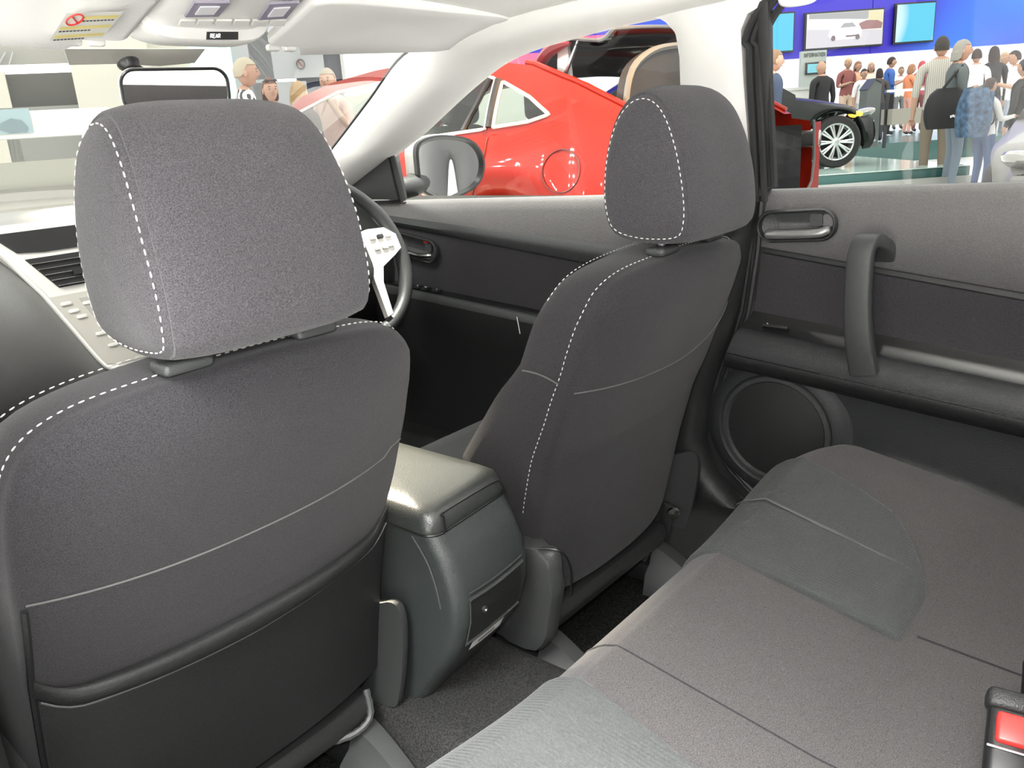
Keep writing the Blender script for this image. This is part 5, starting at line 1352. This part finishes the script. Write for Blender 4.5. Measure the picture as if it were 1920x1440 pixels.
    tor = (mi == 1) & (np.abs(cen[:, 0]) < .19*wide) & (cen[:, 2] < .93)
    mi[tor] = 2; mi[(mi == 2) & (cen[:, 2] >= .93)] = 1
    mb = MB(); mb.V = V; mb.F = F; mb.M = [int(q) for q in mi]
    hc = np.array(J['nck'])+np.array((0, .018, .098))
    hv, hf, hm = head_vf(hc, 1.0, head_turn, tilt); n0 = len(mb.F); mb.add(hv, hf); mb.M[n0:] = hm
    # fingers
    for k, sg in (('r', 1), ('l', -1)):
        wr, ha = np.array(J['wr'+k]), np.array(J['ha'+k]); d_ = (ha-wr)/np.linalg.norm(ha-wr)
        sd = np.cross(d_, (0, 0, 1.) if abs(d_[2]) < .8 else (0, 1., 0)); sd /= np.linalg.norm(sd); cu = np.cross(d_, sd)
        for q, (o_, L_) in enumerate(((-.024, .055), (-.008, .068), (.009, .064), (.024, .050))):
            b_ = ha+sd*o_; n0 = len(mb.F); mb.addp(tube([b_-d_*.01, b_+d_*L_*.5+cu*.006, b_+d_*L_*.85+cu*.022], [.0095, .0085, .0065], 6))
            mb.M[n0:] = [0]*(len(mb.F)-n0)
        n0 = len(mb.F); tb = wr+d_*.03; mb.addp(tube([tb, tb+d_*.03-sd*.036+cu*.01, tb+d_*.055-sd*.044+cu*.02], [.012, .010, .007], 6)); mb.M[n0:] = [0]*(len(mb.F)-n0)
    mb.V = [tuple(np.array(v)*s) for v in mb.V]
    sk = skin or SKIN
    cl = lambda c, n: c if not isinstance(c, tuple) else cmat(n+'_%02d%02d%02d' % tuple(int(q*99) for q in c), c)
    body = build('body', mb, [sk, cl(shirt, 'shirt'), cl(trousers, 'trousers'), cl(shoes, 'shoes'), EYE, LIP], r, local=True, angle=180)
    if hair is not None:
        hvv, hff = hair_vf(hc, 1.0, head_turn, style, tilt); build('hair', (np.array(hvv)*s, hff), cl(hair, 'hair'), r, local=True, angle=180)
    r['_s'] = s
    return r
def wpt(r, v):
    """person-local point (1.74 m frame) to world"""
    s = r['_s']; c, n = cos(r.rotation_euler[2]), sin(r.rotation_euler[2]); return np.array([r.location[0]+s*(c*v[0]-n*v[1]), r.location[1]+s*(n*v[0]+c*v[1]), r.location[2]+s*v[2]])
def stripes(name, a, b, scale, axis='Z'):
    m = mat(name, a, .85); nt = m.node_tree; tc = nt.nodes.new('ShaderNodeTexCoord'); wv = nt.nodes.new('ShaderNodeTexWave'); wv.bands_direction = axis; wv.inputs['Scale'].default_value = scale
    rp = nt.nodes.new('ShaderNodeValToRGB'); rp.color_ramp.interpolation = 'CONSTANT'; rp.color_ramp.elements[0].color = (*a, 1); rp.color_ramp.elements[1].color = (*b, 1); rp.color_ramp.elements[1].position = .5
    nt.links.new(tc.outputs['Object'], wv.inputs['Vector']); nt.links.new(wv.outputs['Fac'], rp.inputs['Fac']); nt.links.new(rp.outputs['Color'], nt.nodes['Principled BSDF'].inputs['Base Color']); return m
# facing angles: local +Y turned to a direction in the hall
def face(a): # 0 = away from camera, 90 = image right, 180 = toward camera, -90 = image left
    d_ = HF*cos(radians(a))+HR*sin(radians(a)); return atan2(-d_[0], d_[1])
FL = FZ
WGREY = person(1803, 77, 9.4, 1.66, face(98), 'grey-haired woman in grey long-sleeved top with black shoulder bag', (.10, .115, .115), (.17, .21, .25), (.30, .285, .25), 'bob', ('hold', 'hold'), 'long', head_turn=-.15, base=FL)
MSTR = person(1768, 70, 9.95, 1.75, face(25), 'dark-haired man in white striped shirt and brown trousers, back turned', stripes('white_stripe', (.50, .48, .43), (.34, .325, .285), 14, 'X'), (.20, .16, .12), (.05, .045, .04), 'short', ('down', 'down'), base=FL, wide=1.15)
CHILD = person(1856, 148, 8.8, 1.2, face(75), 'dark-haired child in white shirt with dark sleeves and blue backpack', (.45, .45, .44), (.05, .085, .17), (.05, .035, .03), 'short', ('reach', 'reach'), 'long', skin=SKIN2, base=FL)
person(1450, 96, 9.4, 1.76, face(85), 'man in navy shirt at the left edge of the rear window', (.035, .05, .085), (.06, .06, .08), (.20, .12, .07), 'short', ('down', 'down'), base=FL, wide=1.1)
person(1542, 116, 14.6, 1.75, face(-20), 'bald man in a black jacket in front of the information kiosk', (.02, .02, .022), (.02, .02, .022), None, 'short', ('down', 'down'), 'long', base=.0, wide=1.15)
CR_ = 'visitors in the far crowd'
SB = STZ
far = [
 (1590, 110, 18.5, 170, 'man in maroon shirt and pale trousers, leftmost of the far crowd', (.26, .09, .08), (.62, .46, .34), (.55, .40, .25), 'short', ('fold', 'down'), 'short'),
 (1608, 116, 19.7, 150, 'person in orange top beside the maroon-shirted man', (.72, .42, .26), (.60, .42, .30), (.25, .14, .08), 'bob', ('hold', 'down'), 'short'),
 (1620, 130, 16.0, 175, 'dark-haired boy in white shirt in front of the far crowd', (.80, .80, .80), (.55, .58, .62), (.04, .03, .03), 'short', ('down', 'hold'), 'short'),
 (1634, 118, 19.2, 200, 'person in cream top behind the white-shirted boy', (.76, .66, .55), (.3, .3, .3), (.42, .28, .16), 'bob', ('down', 'down'), 'short'),
 (1650, 129, 15.5, 10, 'person with dark hair and dark top behind the grey pillar', (.07, .06, .06), (.05, .05, .06), (.03, .02, .02), 'bob', ('down', 'down'), 'long'),
 (1671, 108, 18.0, 95, 'man in bright blue shirt and black trousers standing at the stand', (.05, .13, .42), (.025, .025, .03), (.05, .035, .03), 'short', ('hold', 'hold'), 'short'),
 (1709, 121, 17.5, 85, 'woman in orange top bending forward with a blue bag', (.80, .28, .14), (.75, .40, .32), (.35, .18, .10), 'bob', ('reach', 'hold'), 'short'),
 (1729, 115, 18.6, 60, 'person in pink-red top right of the woman in orange', (.55, .12, .16), (.25, .1, .1), (.5, .08, .1), 'bob', ('hold', 'down'), 'short'),
 (1833, 93, 14.0, 20, 'person in white T-shirt with a dark rucksack strap, back turned', (.80, .80, .78), (.06, .06, .07), (.05, .04, .03), 'short', ('down', 'down'), 'short'),
 (1866, 88, 14.4, 10, 'person with long dark hair in a black top, back turned', (.025, .025, .028), (.05, .05, .06), (.04, .03, .03), 'long', ('down', 'down'), 'long'),
 (1884, 99, 16.2, 160, 'person in cream shirt with pale hair behind the black-haired one', (.72, .68, .60), (.2, .2, .22), (.45, .33, .22), 'short', ('down', 'down'), 'short'),
 (1906, 96, 13.3, -70, 'man in white shirt with folded arms at the right edge', (.78, .80, .82), (.30, .34, .40), (.04, .03, .03), 'short', ('fold', 'fold'), 'short'),
 (1690, 126, 21.0, 180, 'person in white top far behind the man in blue', (.8, .78, .76), (.2, .2, .2), (.2, .15, .1), 'short', ('down', 'down'), 'short'),
]
for px, top, D, fa, lab, sh_, tr_, ha_, sty, arms, slv in far:
    person(px, top, D, 1.7, face(fa), lab, sh_, tr_, ha_, sty, arms, slv, group=CR_, base=SB if px < 1800 else FL+.1)
person(1926, 112, 9.4, 1.7, face(-20), 'person in black cut off by the right edge of the picture', (.02, .02, .022), (.03, .03, .03), (.03, .03, .03), 'short', ('down', 'down'), 'long', base=FL)
# people beyond the windscreen
ST2 = stripes('black_white_stripe', (.05, .05, .055), (.75, .75, .75), 9, 'DIAGONAL')
person(453, 112, 7.0, 1.76, face(75), 'white-haired man in black and white striped shirt beyond the windscreen', ST2, (.1, .1, .12), (.46, .41, .31), 'thin', ('down', 'down'), base=-.06)
WSUN = person(503, 149, 8.2, 1.6, face(150), 'brown-haired woman with sunglasses pushed up on her head', (.45, .08, .08), (.1, .1, .12), (.16, .07, .05), 'bob', ('down', 'down'), base=-.06)
person(556, 155, 7.6, 1.58, face(20), 'woman with blond-brown hair and black top seen from behind', (.03, .03, .033), (.06, .06, .07), (.36, .24, .12), 'bob', ('down', 'down'), 'long', base=-.06)
person(614, 131, 7.9, 1.74, face(200), 'grey-haired man in pink shirt with a hand at his face', (.75, .50, .47), (.2, .2, .24), (.33, .29, .23), 'thin', ('down', 'face'), base=-.06, head_turn=.2)
hp_ = wpt(WSUN, (0, 0, 1.70))
SG = root('sunglasses', tuple(wpt(WSUN, (0, .06, 1.70))), 'dark sunglasses resting on the brown hair of the woman', 'sunglasses')
for sg in (-1, 1): build('lens', ellipsoid(wpt(WSUN, (sg*.04, .085, 1.725)), (.028, .022, .014), 6, 10), BLACK, SG)
build('bridge', tube([wpt(WSUN, (-.08, .05, 1.715)), wpt(WSUN, (-.04, .098, 1.725)), wpt(WSUN, (.04, .098, 1.725)), wpt(WSUN, (.08, .05, 1.715))], .005, 5), BLACK, SG)
# man standing behind our car, seen in the door mirror
MP = person(0, 0, 3, 1.74, face(150), 'man in grey trousers standing beside the car, seen in the door mirror', (.25, .26, .28), (.20, .20, .21), (.1, .08, .06), 'short', ('down', 'down'), base=FZ, pos=(1.16, -1.25))
MP.rotation_euler[2] = radians(10); s_ = 1
# bags
def bag(name, r, lab, cat, c, size, m, strap, rot=0):
    R0 = root(name, tuple(wpt(r, (c[0], c[1], c[2]-size[2]/2))), lab, cat, rz=r.rotation_euler[2]+rot)
    B = lambda n, vf, m_: build(n, vf, m_, R0, local=True)
    P = []
    for t in np.linspace(0, 1, 9):
        k = .80+.25*sin(pi*min(1, t*1.1+.05))**.7
        P.append([(x*size[0]*k, y*size[1]*(k if t < .9 else .5), t*size[2]) for x, y in rpoly2(1, 1, .3, 4)])
    B('bag_body', grid(P, cv=True, capu=True), m)
    B('bag_flap', rbox((0, size[1]*.42, size[2]*.72), (size[0]*.8, size[1]*.25, size[2]*.4), .02, 2), m)
    for s0 in strap:
        V, F = tube([np.array(wpt(r, q)) for q in s0], .014, 6, flat=.5)
        c_, n_ = cos(-R0.rotation_euler[2]), sin(-R0.rotation_euler[2]); V = [np.array(v)-np.array(R0.location) for v in V]; V = [(c_*v[0]-n_*v[1], n_*v[0]+c_*v[1], v[2]) for v in V]
        B('bag_strap', (V, F), m)
    return R0
BK = mat('bag_black', (.006, .006, .007), .7)
SBG = bag('shoulder_bag', WGREY, 'large black shoulder bag with white lettering at the woman\'s hip', 'bag', (.26, -.20, .98), (.18, .44, .44), BK, [[(.25, -.05, 1.15), (.21, .02, 1.32), (.16, -.02, 1.465), (.2, -.14, 1.34), (.25, -.30, 1.15)]])
for k in range(6):
    build('bag_letter', rbox((.105, .02+.022*k, .13+.006*(k % 2)), (.006, .014, .026), 0, 1), WHITEP, SBG, local=True)
BPK = mat('backpack_blue', (.035, .075, .13), .7, var=.6, vscale=18)
bag('backpack', CHILD, 'blue patterned child backpack on the child\'s back', 'backpack', (0, -.24, 1.16), (.34, .24, .50), BPK, [[(.12, -.16, 1.36), (.13, .0, 1.46), (.13, .10, 1.34), (.14, .0, 1.1), (.12, -.14, 1.0)], [(-.12, -.16, 1.36), (-.13, .0, 1.46), (-.13, .10, 1.34), (-.14, .0, 1.1), (-.12, -.14, 1.0)]])
